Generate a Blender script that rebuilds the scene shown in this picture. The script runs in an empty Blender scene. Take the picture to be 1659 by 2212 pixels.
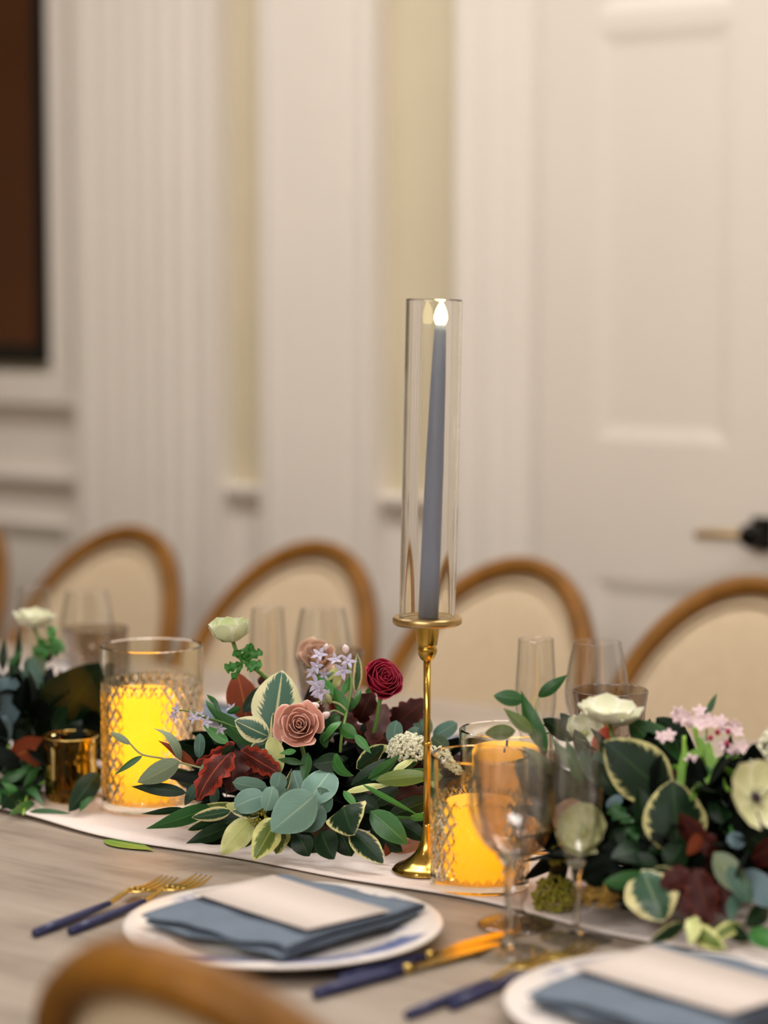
import bpy, bmesh, math, random
from mathutils import Vector, Matrix
random.seed(7)
sc = bpy.context.scene
COL = sc.collection
PI = math.pi

# ------------------------------------------------------------------ camera
F = 5000.0; CX, CY, HZ = 829.5, 1106.0, 650.0
TZ = 0.76; CAMZ = TZ + 0.60
C0 = Vector((0, 0, CAMZ))
_fw = Vector((-0.608, 0.794, 0)).normalized()
RT = Vector((_fw.y, -_fw.x, 0))
_p = math.atan((CY - HZ) / F)
FWD = _fw * math.cos(_p) - Vector((0, 0, math.sin(_p)))
UP = RT.cross(FWD)
cam_d = bpy.data.cameras.new('camera'); cam = bpy.data.objects.new('camera', cam_d); COL.objects.link(cam)
cam.matrix_world = Matrix.Translation(C0) @ Matrix((RT, UP, -FWD)).transposed().to_4x4()
cam_d.sensor_fit = 'VERTICAL'; cam_d.sensor_height = 36.0; cam_d.sensor_width = 27.0
cam_d.lens = F / 2212 * 36
cam_d.clip_start = 0.05
cam_d.dof.use_dof = True; cam_d.dof.focus_distance = 2.50; cam_d.dof.aperture_fstop = 1.9
sc.camera = cam

# ------------------------------------------------------------------ world, exposure, room and added fill lights
w = bpy.data.worlds.new('world'); sc.world = w; w.use_nodes = True
w.node_tree.nodes['Background'].inputs[0].default_value = (1.0, 0.9, 0.78, 1)
w.node_tree.nodes['Background'].inputs[1].default_value = 0.15
sc.view_settings.view_transform = 'Standard'; sc.view_settings.look = 'None'
sc.view_settings.exposure = -0.13; sc.view_settings.gamma = 1.0; sc.view_settings.use_curve_mapping = False
sc.cycles.transparent_max_bounces = 32; sc.cycles.transmission_bounces = 16; sc.cycles.max_bounces = 16
sc.cycles.sample_clamp_indirect = 4.0

ROOM = dict(x0=-6.2, x1=2.6, y0=-3.2, y1=3.66, z1=2.95)
# name, location, size x, size y, watts, colour
FILL_PANELS = [((-0.4, -1.5, 2.90), 2.6, 1.4, 152, (1.0, 0.985, 0.965)),  # added fill, in place of flash bounced off the ceiling
                  ((-1.5, 2.55, 2.90), 4.2, 0.4, 64, (1.0, 0.985, 0.965))]  # added strip to wash the back wall with light
DOWNLIGHTS = [(-0.2, 1.6), (-1.7, 0.2), (0.6, -0.4), (-3.6, 2.6), (-2.3, 2.5), (-0.6, 2.9), (-4.4, 0.8)]
DOWN_W = 4.0

def ray(x, y): return FWD + RT * ((x - CX) / F) - UP * ((y - CY) / F)
def on_z(x, y, z=TZ):
    d = ray(x, y); return C0 + d * ((z - CAMZ) / d.z)
def on_y(x, y, Y):
    d = ray(x, y); return C0 + d * (Y / d.y)
def P(x, y, d):
    """pixel + distance -> point, never below the table top"""
    v = C0 + ray(x, y) * d
    if v.z < TZ + .0085: v = on_z(x, y, TZ + .0085)
    return v

# ------------------------------------------------------------------ helpers
def lin(c):
    return tuple((v / 255 / 12.92 if v / 255 <= .04045 else ((v / 255 + .055) / 1.055) ** 2.4) for v in c)
def c4(c): return (*lin(c), 1)

def newmat(name):
    m = bpy.data.materials.new(name); m.use_nodes = True
    nt = m.node_tree; b = nt.nodes['Principled BSDF']
    return m, nt, b

def mat(name, col, rough=.5, metal=0, var=0.0, scale=20.0, bump=0.0, bscale=60.0, spec=.5, stretch=None, sheen=0):
    m, nt, b = newmat(name)
    b.inputs['Roughness'].default_value = rough; b.inputs['Metallic'].default_value = metal
    b.inputs['Specular IOR Level'].default_value = spec
    b.inputs['Base Color'].default_value = c4(col)
    if sheen: b.inputs['Sheen Weight'].default_value = sheen
    tc = nt.nodes.new('ShaderNodeTexCoord'); mp = nt.nodes.new('ShaderNodeMapping')
    nt.links.new(tc.outputs['Object'], mp.inputs['Vector'])
    if stretch: mp.inputs['Scale'].default_value = stretch
    if var:
        n = nt.nodes.new('ShaderNodeTexNoise'); n.inputs['Scale'].default_value = scale; n.inputs['Detail'].default_value = 5
        nt.links.new(mp.outputs[0], n.inputs['Vector'])
        r = nt.nodes.new('ShaderNodeValToRGB')
        l = lin(col)
        r.color_ramp.elements[0].position = .3; r.color_ramp.elements[1].position = .7
        r.color_ramp.elements[0].color = (*[v * (1 - var) for v in l], 1)
        r.color_ramp.elements[1].color = (*[min(1, v * (1 + var)) for v in l], 1)
        nt.links.new(n.outputs['Fac'], r.inputs['Fac']); nt.links.new(r.outputs['Color'], b.inputs['Base Color'])
    if bump:
        n2 = nt.nodes.new('ShaderNodeTexNoise'); n2.inputs['Scale'].default_value = bscale; n2.inputs['Detail'].default_value = 4
        nt.links.new(mp.outputs[0], n2.inputs['Vector'])
        bp = nt.nodes.new('ShaderNodeBump'); bp.inputs['Strength'].default_value = bump; bp.inputs['Distance'].default_value = .002
        nt.links.new(n2.outputs['Fac'], bp.inputs['Height']); nt.links.new(bp.outputs['Normal'], b.inputs['Normal'])
    return m

def glass(name, tint=(1, 1, 1), ior=1.45, rough=0.0):
    m, nt, b = newmat(name)
    g = nt.nodes.new('ShaderNodeBsdfGlass'); g.inputs['Color'].default_value = (*tint, 1)
    g.inputs['IOR'].default_value = ior; g.inputs['Roughness'].default_value = rough
    nt.links.new(g.outputs[0], nt.nodes['Material Output'].inputs['Surface'])
    nt.nodes.remove(b)
    return m

def clear_glass(name, tint=(1, 1, 1), gain=1.0, edge=.55):
    """thin clear wall: see-through plus mirror reflection by Fresnel"""
    m, nt, b = newmat(name)
    t = nt.nodes.new('ShaderNodeBsdfTransparent')
    ed = nt.nodes.new('ShaderNodeMix'); ed.data_type = 'RGBA'; ed.inputs['A'].default_value = (*tint, 1); ed.inputs['B'].default_value = (*[v * edge for v in tint], 1)
    g = nt.nodes.new('ShaderNodeBsdfGlossy'); g.inputs['Roughness'].default_value = .015
    lw = nt.nodes.new('ShaderNodeLayerWeight'); lw.inputs['Blend'].default_value = .5
    fr = nt.nodes.new('ShaderNodeMath'); fr.operation = 'POWER'; fr.inputs[1].default_value = 4.0
    nt.links.new(lw.outputs['Facing'], fr.inputs[0])
    nt.links.new(fr.outputs[0], ed.inputs['Factor']); nt.links.new(ed.outputs['Result'], t.inputs['Color'])
    mu = nt.nodes.new('ShaderNodeMath'); mu.operation = 'MULTIPLY_ADD'; mu.inputs[1].default_value = .85 * gain; mu.inputs[2].default_value = .06; mu.use_clamp = True
    mx = nt.nodes.new('ShaderNodeMixShader')
    nt.links.new(fr.outputs[0], mu.inputs[0]); nt.links.new(mu.outputs[0], mx.inputs[0])
    nt.links.new(t.outputs[0], mx.inputs[1]); nt.links.new(g.outputs[0], mx.inputs[2])
    nt.links.new(mx.outputs[0], nt.nodes['Material Output'].inputs['Surface']); nt.nodes.remove(b)
    return m

def leafmat(name, edge, centre, width=.35, rough=.42, streak=.35, midrib=None, spec=.45, jitter=.12):
    """leaf blade: UV.x runs across, UV.y along; centre colour breaks up into the edge colour"""
    m, nt, b = newmat(name)
    b.inputs['Roughness'].default_value = rough; b.inputs['Specular IOR Level'].default_value = spec
    N, L = nt.nodes, nt.links
    uv = N.new('ShaderNodeUVMap'); sep = N.new('ShaderNodeSeparateXYZ'); L.new(uv.outputs[0], sep.inputs[0])
    def math_(op, a, b_=None, clamp=False):
        n = N.new('ShaderNodeMath'); n.operation = op; n.use_clamp = clamp
        for i, v in enumerate((a, b_)):
            if v is None: continue
            if isinstance(v, (int, float)): n.inputs[i].default_value = v
            else: L.new(v, n.inputs[i])
        return n.outputs[0]
    ax = math_('ABSOLUTE', math_('SUBTRACT', math_('MULTIPLY', sep.outputs[0], 2.0), 1.0))
    tip = math_('ABSOLUTE', math_('SUBTRACT', math_('MULTIPLY', sep.outputs[1], 2.0), 1.0))
    tip = math_('POWER', tip, 6.0)
    dist = math_('MAXIMUM', ax, tip)
    # slanted streaks that follow the side veins
    cmb = N.new('ShaderNodeCombineXYZ'); L.new(math_('MULTIPLY', ax, 1.3), cmb.inputs[0])
    L.new(math_('MULTIPLY', math_('SUBTRACT', sep.outputs[1], math_('MULTIPLY', ax, .35)), 11.0), cmb.inputs[1])
    oi = N.new('ShaderNodeObjectInfo'); L.new(math_('MULTIPLY', oi.outputs['Random'], 40.0), cmb.inputs[2])
    ns = N.new('ShaderNodeTexNoise'); ns.inputs['Scale'].default_value = 2.2; ns.inputs['Detail'].default_value = 3
    L.new(cmb.outputs[0], ns.inputs['Vector'])
    v = math_('ADD', dist, math_('MULTIPLY', math_('SUBTRACT', ns.outputs['Fac'], .5), streak * 2))
    mr = N.new('ShaderNodeMapRange'); mr.interpolation_type = 'SMOOTHSTEP'
    mr.inputs['From Min'].default_value = 1 - width - .08; mr.inputs['From Max'].default_value = 1 - width + .08
    L.new(v, mr.inputs['Value'])
    mix = N.new('ShaderNodeMix'); mix.data_type = 'RGBA'
    L.new(mr.outputs[0], mix.inputs['Factor'])
    mix.inputs['A'].default_value = c4(centre); mix.inputs['B'].default_value = c4(edge)
    out = mix.outputs['Result']
    if midrib:
        m2 = N.new('ShaderNodeMix'); m2.data_type = 'RGBA'; m2.inputs['B'].default_value = c4(midrib)
        rr = N.new('ShaderNodeMapRange'); rr.inputs['From Min'].default_value = .02; rr.inputs['From Max'].default_value = .07
        rr.inputs['To Min'].default_value = .75; rr.inputs['To Max'].default_value = 0
        L.new(ax, rr.inputs['Value']); L.new(rr.outputs[0], m2.inputs['Factor']); L.new(out, m2.inputs['A']); out = m2.outputs['Result']
    hs = N.new('ShaderNodeHueSaturation'); L.new(out, hs.inputs['Color'])
    L.new(math_('ADD', math_('MULTIPLY', oi.outputs['Random'], jitter * 2), 1 - jitter), hs.inputs['Value'])
    L.new(hs.outputs[0], b.inputs['Base Color'])
    # vein relief
    bp = N.new('ShaderNodeBump'); bp.inputs['Strength'].default_value = .25; bp.inputs['Distance'].default_value = .001
    L.new(ns.outputs['Fac'], bp.inputs['Height']); L.new(bp.outputs[0], b.inputs['Normal'])
    return m

def link(o, parent=None):
    COL.objects.link(o)
    if parent is not None: o.parent = parent
    return o

def mesh(name, verts, faces, m, parent=None, smooth=True, uv=None, off=None):
    me = bpy.data.meshes.new(name)
    if off is not None: verts = [Vector(v) - off for v in verts]
    me.from_pydata([tuple(v) for v in verts], [], faces)
    if uv:
        ul = me.uv_layers.new(name='UVMap')
        for lp in me.loops: ul.data[lp.index].uv = uv[lp.vertex_index]
    if smooth: me.polygons.foreach_set('use_smooth', [True] * len(me.polygons))
    me.materials.append(m); me.update()
    return link(bpy.data.objects.new(name, me), parent)

def tag(o, label=None, cat=None, group=None, kind=None):
    if label: o['label'] = label
    if cat: o['category'] = cat
    if group: o['group'] = group
    if kind: o['kind'] = kind
    return o

def empty(name, loc=(0, 0, 0), rz=0, label=None, cat=None, group=None):
    o = bpy.data.objects.new(name, None); o.empty_display_size = .05
    o.location = loc; o.rotation_euler = (0, 0, rz); link(o)
    return tag(o, label, cat, group)

def copy_tree(o, parent=None):
    c = o.copy(); COL.objects.link(c); c.parent = parent
    for ch in list(o.children):
        copy_tree(ch, c)
    return c

def boxv(x0, x1, y0, y1, z0, z1, V, Fc):
    n = len(V)
    V += [(x0, y0, z0), (x1, y0, z0), (x1, y1, z0), (x0, y1, z0), (x0, y0, z1), (x1, y0, z1), (x1, y1, z1), (x0, y1, z1)]
    Fc += [tuple(n + i for i in f) for f in ((0, 3, 2, 1), (4, 5, 6, 7), (0, 1, 5, 4), (1, 2, 6, 5), (2, 3, 7, 6), (3, 0, 4, 7))]

def box(name, x0, x1, y0, y1, z0, z1, m, parent=None, bevel=0.0, off=None):
    V, Fc = [], []; boxv(x0, x1, y0, y1, z0, z1, V, Fc)
    o = mesh(name, V, Fc, m, parent, smooth=False, off=off)
    if bevel:
        md = o.modifiers.new('bevel', 'BEVEL'); md.width = bevel; md.segments = 2
    return o

def lathe(profile, n=48, closed=True):
    V, Fc = [], []
    for (r, z) in profile:
        for k in range(n):
            a = 2 * PI * k / n; V.append((r * math.cos(a), r * math.sin(a), z))
    m_ = len(profile)
    for i in range(m_ if closed else m_ - 1):
        j = (i + 1) % m_
        for k in range(n):
            l = (k + 1) % n
            Fc.append((i * n + k, i * n + l, j * n + l, j * n + k))
    return V, Fc

def solid_lathe(profile, n=40):
    """profile from bottom axis to top axis; caps by small radius"""
    V, Fc = lathe(profile, n, closed=False)
    Fc.append(tuple(range(n - 1, -1, -1))); m_ = len(profile)
    Fc.append(tuple((m_ - 1) * n + k for k in range(n)))
    return V, Fc

def tube(pts, radii, n=8, cap=True):
    V, Fc = [], []
    pts = [Vector(p) for p in pts]
    if isinstance(radii, (int, float)): radii = [radii] * len(pts)
    ref = None
    for i, p in enumerate(pts):
        t = (pts[min(i + 1, len(pts) - 1)] - pts[max(i - 1, 0)]).normalized()
        if ref is None:
            ref = t.orthogonal().normalized()
        ref = (ref - t * ref.dot(t)).normalized(); bi = t.cross(ref)
        for k in range(n):
            a = 2 * PI * k / n
            V.append(p + (ref * math.cos(a) + bi * math.sin(a)) * radii[i])
    for i in range(len(pts) - 1):
        for k in range(n):
            l = (k + 1) % n
            Fc.append((i * n + k, i * n + l, (i + 1) * n + l, (i + 1) * n + k))
    if cap:
        Fc.append(tuple(range(n - 1, -1, -1))); Fc.append(tuple((len(pts) - 1) * n + k for k in range(n)))
    return V, Fc

def smooth_path(pts, sub=6):
    pts = [Vector(p) for p in pts]; out = []
    for i in range(len(pts) - 1):
        p0, p1, p2, p3 = pts[max(i - 1, 0)], pts[i], pts[i + 1], pts[min(i + 2, len(pts) - 1)]
        for k in range(sub):
            t = k / sub
            out.append(.5 * ((2 * p1) + (p2 - p0) * t + (2 * p0 - 5 * p1 + 4 * p2 - p3) * t * t + (3 * p1 - p0 - 3 * p2 + p3) * t ** 3))
    out.append(pts[-1]); return out

# ------------------------------------------------------------------ materials
M = {}
M['trim'] = mat('trim_paint', (228, 219, 210), .45, var=.02, scale=3)
M['wall'] = mat('wall_paint', (208, 196, 168), .7, var=.03, scale=4)
M['ceil'] = mat('ceiling_paint', (240, 234, 222), .8)
M['floor'] = mat('floor_carpet', (120, 104, 88), .95, var=.2, scale=30, bump=.5, bscale=200)
M['door'] = mat('door_paint', (224, 214, 204), .42, var=.02, scale=3)
M['screen'] = mat('screen_brown', (74, 38, 16), .35, var=.15, scale=2.5)
M['black'] = mat('black_plastic', (10, 9, 9), .4)
M['darkmetal'] = mat('dark_bronze', (22, 18, 15), .35, .8)
M['brass_pale'] = mat('pale_brass', (190, 160, 110), .3, .9)
M['frame_wood'] = mat('oak_frame', (128, 84, 28), .42, var=.3, scale=18, stretch=(1, 1, .25), bump=.15, spec=.2)
M['linen'] = mat('linen', (193, 171, 141), .85, var=.05, scale=60, bump=.3, bscale=500, sheen=.2)
M['brass'] = mat('brass', (198, 162, 78), .2, 1.0, var=.06, scale=30)
M['gold'] = mat('gold_cutlery', (222, 192, 112), .18, 1.0)
M['navy'] = mat('navy_handle', (38, 42, 84), .4)
M['gauze'] = mat('gauze_cloth', (236, 222, 216), .9, var=.05, scale=35, bump=.5, bscale=400, stretch=(.3, 1, 1))
M['napkin'] = mat('slate_napkin', (104, 116, 132), .9, var=.08, scale=40, bump=.4, bscale=500)
M['card'] = mat('card_stock', (212, 198, 190), .75)
M['taper'] = mat('slate_wax', (142, 152, 180), .45, var=.04, scale=8)
M['stem'] = mat('green_stem', (96, 132, 60), .5, var=.15, scale=30)
M['stem_lime'] = mat('lime_stem', (136, 180, 62), .5, var=.15, scale=30)
M['stem_grey'] = mat('grey_stem', (150, 152, 104), .55, var=.15, scale=30)
M['foam'] = mat('floral_foam', (18, 30, 16), .95)
M['glass'] = clear_glass('clear_glass', (.985, .985, .98), 1.0)
M['glass_solid'] = glass('solid_clear_glass', (.97, .97, .96), 1.45)
M['glass_cut'] = glass('cut_glass', (.97, .96, .92), 1.35)
M['glass_smoke'] = clear_glass('smoke_glass', (.81, .77, .73), 1.0, .35)
M['glass_foot'] = clear_glass('clear_glass_foot', (.97, .97, .96), 1.0, .6)
M['glass_gold'] = glass('gold_votive_glass', (.80, .66, .30), 1.4, .02)

def table_wood():
    m, nt, b = newmat('weathered_wood')
    N, L = nt.nodes, nt.links
    tc = N.new('ShaderNodeTexCoord'); mp = N.new('ShaderNodeMapping'); L.new(tc.outputs['Object'], mp.inputs['Vector'])
    mp.inputs['Scale'].default_value = (1.2, 14, 1)
    n1 = N.new('ShaderNodeTexNoise'); n1.inputs['Scale'].default_value = 3; n1.inputs['Detail'].default_value = 8; n1.inputs['Roughness'].default_value = .65
    L.new(mp.outputs[0], n1.inputs['Vector'])
    mp2 = N.new('ShaderNodeMapping'); L.new(tc.outputs['Object'], mp2.inputs['Vector']); mp2.inputs['Scale'].default_value = (3, 7, 1)
    n2 = N.new('ShaderNodeTexNoise'); n2.inputs['Scale'].default_value = 2; n2.inputs['Detail'].default_value = 6
    L.new(mp2.outputs[0], n2.inputs['Vector'])
    mx = N.new('ShaderNodeMath'); mx.operation = 'ADD'; L.new(n1.outputs[0], mx.inputs[0]); L.new(n2.outputs[0], mx.inputs[1])
    r = N.new('ShaderNodeValToRGB'); e = r.color_ramp.elements
    e[0].position = .74; e[0].color = c4((132, 118, 105)); e[1].position = 1.26; e[1].color = c4((174, 160, 146))
    k = e.new(.98); k.color = c4((155, 140, 126))
    mr = N.new('ShaderNodeMath'); mr.operation = 'MULTIPLY'; mr.inputs[1].default_value = 1.0
    L.new(mx.outputs[0], mr.inputs[0])
    md = N.new('ShaderNodeMapRange'); md.inputs['From Min'].default_value = .55; md.inputs['From Max'].default_value = 1.45
    L.new(mr.outputs[0], md.inputs['Value'])
    e[0].position = .2; e[1].position = .8; k.position = .5
    L.new(md.outputs[0], r.inputs['Fac']); L.new(r.outputs[0], b.inputs['Base Color'])
    b.inputs['Roughness'].default_value = .5
    bp = N.new('ShaderNodeBump'); bp.inputs['Strength'].default_value = .25; bp.inputs['Distance'].default_value = .001
    L.new(n1.outputs[0], bp.inputs['Height']); L.new(bp.outputs[0], b.inputs['Normal'])
    return m
M['table'] = table_wood()

def plate_mat():
    m, nt, b = newmat('blue_patterned_china')
    N, L = nt.nodes, nt.links
    tc = N.new('ShaderNodeTexCoord')
    ln = N.new('ShaderNodeVectorMath'); ln.operation = 'LENGTH'
    sx = N.new('ShaderNodeSeparateXYZ'); L.new(tc.outputs['Object'], sx.inputs[0])
    cx = N.new('ShaderNodeCombineXYZ'); L.new(sx.outputs[0], cx.inputs[0]); L.new(sx.outputs[1], cx.inputs[1]); L.new(cx.outputs[0], ln.inputs[0])
    ns = N.new('ShaderNodeTexNoise'); ns.inputs['Scale'].default_value = 26; ns.inputs['Detail'].default_value = 4; L.new(tc.outputs['Object'], ns.inputs['Vector'])
    nb = N.new('ShaderNodeTexNoise'); nb.inputs['Scale'].default_value = 11; nb.inputs['Detail'].default_value = 1; L.new(tc.outputs['Object'], nb.inputs['Vector'])
    ra = N.new('ShaderNodeValToRGB'); ra.color_ramp.elements[0].position = .46; ra.color_ramp.elements[1].position = .56
    ra.color_ramp.elements[0].color = (0, 0, 0, 1); ra.color_ramp.elements[1].color = (1, 1, 1, 1)
    rb = N.new('ShaderNodeValToRGB'); rb.color_ramp.elements[0].position = .40; rb.color_ramp.elements[1].position = .50
    L.new(ns.outputs[0], ra.inputs[0]); L.new(nb.outputs[0], rb.inputs[0])
    rim = N.new('ShaderNodeValToRGB'); e = rim.color_ramp.elements
    e[0].position = .100; e[0].color = (0.15, .15, .15, 1); e[1].position = .142; e[1].color = (0, 0, 0, 1)
    k = e.new(.108); k.color = (1, 1, 1, 1); k = e.new(.136); k.color = (1, 1, 1, 1)
    L.new(ln.outputs['Value'], rim.inputs[0])
    m1 = N.new('ShaderNodeMath'); m1.operation = 'MULTIPLY'; L.new(ra.outputs[0], m1.inputs[0]); L.new(rb.outputs[0], m1.inputs[1])
    m2 = N.new('ShaderNodeMath'); m2.operation = 'MULTIPLY'; L.new(m1.outputs[0], m2.inputs[0]); L.new(rim.outputs[0], m2.inputs[1])
    mix = N.new('ShaderNodeMix'); mix.data_type = 'RGBA'; L.new(m2.outputs[0], mix.inputs['Factor'])
    mix.inputs['A'].default_value = c4((240, 230, 224)); mix.inputs['B'].default_value = c4((104, 116, 162))
    L.new(mix.outputs['Result'], b.inputs['Base Color']); b.inputs['Roughness'].default_value = .22
    return m
M['china'] = plate_mat()

def wax_mat():
    m, nt, b = newmat('glowing_wax')
    N, L = nt.nodes, nt.links
    d = N.new('ShaderNodeBsdfDiffuse'); d.inputs[0].default_value = c4((236, 208, 140))
    t = N.new('ShaderNodeBsdfTranslucent'); t.inputs[0].default_value = (1, .86, .06, 1)
    mx = N.new('ShaderNodeMixShader'); mx.inputs[0].default_value = .68
    L.new(d.outputs[0], mx.inputs[1]); L.new(t.outputs[0], mx.inputs[2]); L.new(mx.outputs[0], N['Material Output'].inputs['Surface'])
    N.remove(b); return m
M['wax'] = wax_mat()

def emit(name, col, s):
    m, nt, b = newmat(name)
    e = nt.nodes.new('ShaderNodeEmission'); e.inputs[0].default_value = (*col, 1); e.inputs[1].default_value = s
    nt.links.new(e.outputs[0], nt.nodes['Material Output'].inputs['Surface']); nt.nodes.remove(b); return m
M['flame'] = emit('led_flame', (1.0, .86, .42), 90)
M['diffuser'] = emit('lamp_diffuser', (1.0, .9, .78), 3)

LM = {}
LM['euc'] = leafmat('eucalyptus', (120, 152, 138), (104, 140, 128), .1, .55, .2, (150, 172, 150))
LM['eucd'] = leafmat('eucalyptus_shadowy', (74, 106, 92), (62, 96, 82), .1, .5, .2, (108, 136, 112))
LM['eucb'] = leafmat('eucalyptus_blue', (112, 134, 142), (98, 122, 132), .1, .6, .2)
LM['grey'] = leafmat('grey_green', (138, 152, 126), (126, 142, 116), .1, .6, .2, (160, 166, 120))
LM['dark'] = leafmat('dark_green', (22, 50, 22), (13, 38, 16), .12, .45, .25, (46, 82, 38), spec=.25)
LM['shade'] = leafmat('shade_green', (9, 20, 10), (5, 13, 7), .1, .7, .25, (14, 26, 13), spec=.12)  # near-black colour stands for shade inside the arrangements, not the leaves' own green
LM['gloss'] = leafmat('glossy_magnolia', (10, 38, 16), (6, 26, 11), .08, .3, .2, (18, 46, 18), spec=.25)
LM['green'] = leafmat('mid_green', (52, 104, 48), (40, 90, 42), .12, .4, .25, (84, 128, 66))
LM['bright'] = leafmat('bright_green', (72, 136, 58), (54, 118, 48), .12, .4, .25, (112, 160, 84))
LM['lime'] = leafmat('lime_green', (132, 172, 58), (98, 148, 44), .2, .45, .3, (160, 190, 90))
LM['olive'] = leafmat('olive_green', (108, 122, 44), (88, 108, 38), .12, .45, .25, (120, 134, 62))
LM['var'] = leafmat('variegated', (226, 216, 160), (44, 82, 58), .34, .4, .34, (122, 140, 106))
LM['var2'] = leafmat('variegated_blue', (226, 222, 178), (66, 104, 88), .36, .42, .42, (214, 212, 164))
LM['dvar'] = leafmat('variegated_dark', (206, 200, 138), (18, 44, 24), .17, .42, .32, (44, 74, 38), spec=.25)
LM['cream'] = leafmat('cream_leaf', (214, 214, 150), (196, 202, 130), .3, .5, .3, (176, 184, 106))
LM['ovar'] = leafmat('variegated_olive', (206, 206, 132), (92, 112, 48), .42, .45, .45, (160, 168, 88))
LM['rust'] = leafmat('magnolia_back', (126, 56, 20), (108, 44, 16), .08, .75, .2, (150, 84, 34), spec=.25)
LM['maroon'] = leafmat('maroon_leaf', (84, 24, 14), (58, 16, 12), .2, .6, .3, (96, 40, 20), spec=.3)
LM['red'] = leafmat('red_oak', (150, 48, 28), (74, 20, 13), .35, .65, .7, (176, 76, 44), spec=.3)
LM['orange'] = leafmat('orange_petal', (226, 88, 24), (206, 66, 20), .2, .5, .3)
LM['tan'] = leafmat('tan_leaf', (150, 92, 40), (128, 74, 30), .2, .6, .3)
M['p_rose'] = leafmat('dusty_rose_petal', (246, 206, 192), (240, 190, 174), .16, .6, .08, jitter=.04, spec=.2)
M['p_pale'] = leafmat('pale_rose_petal', (226, 196, 176), (214, 176, 152), .16, .55, .08, jitter=.05)
M['p_ran'] = leafmat('burgundy_petal', (190, 48, 84), (146, 18, 50), .2, .45, .15, jitter=.12)
M['p_white'] = leafmat('white_petal', (238, 234, 218), (228, 228, 200), .25, .5, .2, jitter=.04)
M['p_cream'] = leafmat('cream_petal', (226, 222, 184), (206, 206, 158), .25, .5, .2, jitter=.04)
M['p_green'] = leafmat('greenish_white_petal', (236, 236, 214), (214, 222, 178), .3, .5, .2, jitter=.04)
M['p_blue'] = leafmat('lilac_petal', (204, 196, 216), (184, 178, 206), .3, .55, .2, jitter=.05)
M['p_pink'] = leafmat('pink_petal', (232, 208, 210), (220, 190, 196), .3, .55, .2, jitter=.06)
M['floret'] = mat('white_floret', (226, 224, 200), .7, var=.1, scale=80)
M['seed'] = mat('olive_seed', (150, 142, 44), .6, var=.25, scale=120)
M['seed_b'] = mat('brown_seed', (150, 116, 44), .6, var=.25, scale=120)
M['anther'] = mat('dark_anther', (52, 28, 46), .7)
M['anther_y'] = mat('pale_anther', (170, 176, 110), .7)

# ------------------------------------------------------------------ the room
R = ROOM
def st(o): o['kind'] = 'structure'; return o
st(box('floor', R['x0'], R['x1'], R['y0'], R['y1'] + .2, -.1, 0, M['floor']))
st(box('ceiling', R['x0'], R['x1'], R['y0'], R['y1'] + .2, R['z1'], R['z1'] + .1, M['ceil']))
st(box('wall_left', R['x0'] - .1, R['x0'], R['y0'], R['y1'] + .2, 0, R['z1'], M['wall']))
st(box('wall_right', R['x1'], R['x1'] + .1, R['y0'], R['y1'] + .2, 0, R['z1'], M['wall']))
st(box('wall_front', R['x0'], R['x1'], R['y0'] - .1, R['y0'], 0, R['z1'], M['wall']))
WY = R['y1']
st(box('wall_back', R['x0'], R['x1'], WY, WY + .2, 0, R['z1'], M['wall']))

def pilaster(i, x0, x1, depth, flutes):
    o = st(empty('trim_%d' % i, (x0, WY, 0)))
    off = Vector((x0, WY, 0)); nf = flutes; wd = (x1 - x0)
    # fluted shaft: profile across x swept along z
    edge = .045; pts = [(x0, WY), (x0, WY - depth)]
    fw_ = (wd - 2 * edge) / nf
    for k in range(nf):
        a = x0 + edge + k * fw_ + fw_ * .16; b = x0 + edge + (k + 1) * fw_ - fw_ * .16
        for t in range(7):
            ang = PI * t / 6
            pts.append((a + (b - a) * t / 6, WY - depth + .006 * math.sin(ang)))
    pts += [(x1, WY - depth), (x1, WY)]
    V = [(x, y, .30) for x, y in pts] + [(x, y, 2.72) for x, y in pts]; n = len(pts)
    Fc = [(k, k + 1, n + k + 1, n + k) for k in range(n - 1)]
    mesh('shaft', V, Fc, M['trim'], o, smooth=False, off=off)
    box('plinth', x0 - .015, x1 + .015, WY - depth - .02, WY, 0, .30, M['trim'], o, .004, off)
    box('capital', x0 - .02, x1 + .02, WY - depth - .03, WY, 2.72, R['z1'], M['trim'], o, .006, off)
pilaster(1, -3.615, -3.200, .05, 6)
pilaster(2, -3.085, -2.790, .05, 5)

def rail(i, x0, x1, z):
    """moulded chair rail between pilasters"""
    prof = [(0, -.030), (.012, -.030), (.014, -.014), (.030, -.004), (.034, .004), (.034, .014), (.020, .018), (0, .018)]
    V = [(x0, WY - y, z + h) for y, h in prof] + [(x1, WY - y, z + h) for y, h in prof]; n = len(prof)
    Fc = [(k, n + k, n + (k + 1) % n, (k + 1) % n) for k in range(n)]
    Fc += [tuple(range(n - 1, -1, -1)), tuple(range(n, 2 * n))]
    return mesh('trim_%d' % i, V, Fc, M['trim'], smooth=False)
st(rail(3, R['x0'], -3.615, .960)); st(rail(4, -3.200, -3.085, .960)); st(rail(5, -2.790, -2.61, .960))
def frame_rect(name, x0, x1, z0, z1, wdt, d, m, parent=None, y=WY, off=None):
    """mitred picture-frame moulding lying on the wall"""
    prof = [(0, 0), (d * .5, .0), (d, wdt * .25), (d * .7, wdt * .6), (d * .4, wdt), (0, wdt)]
    V, Fc = [], []
    for (yy, t) in prof:
        for (sx, sz) in ((0, 0), (1, 0), (1, 1), (0, 1)):
            V.append((x0 + t if sx == 0 else x1 - t, y - yy, z0 + t if sz == 0 else z1 - t))
    n = len(prof)
    for k in range(n - 1):
        for c in range(4):
            e = (c + 1) % 4
            Fc.append((k * 4 + c, k * 4 + e, (k + 1) * 4 + e, (k + 1) * 4 + c))
    return mesh(name, V, Fc, m, parent, smooth=False, off=off)
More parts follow.
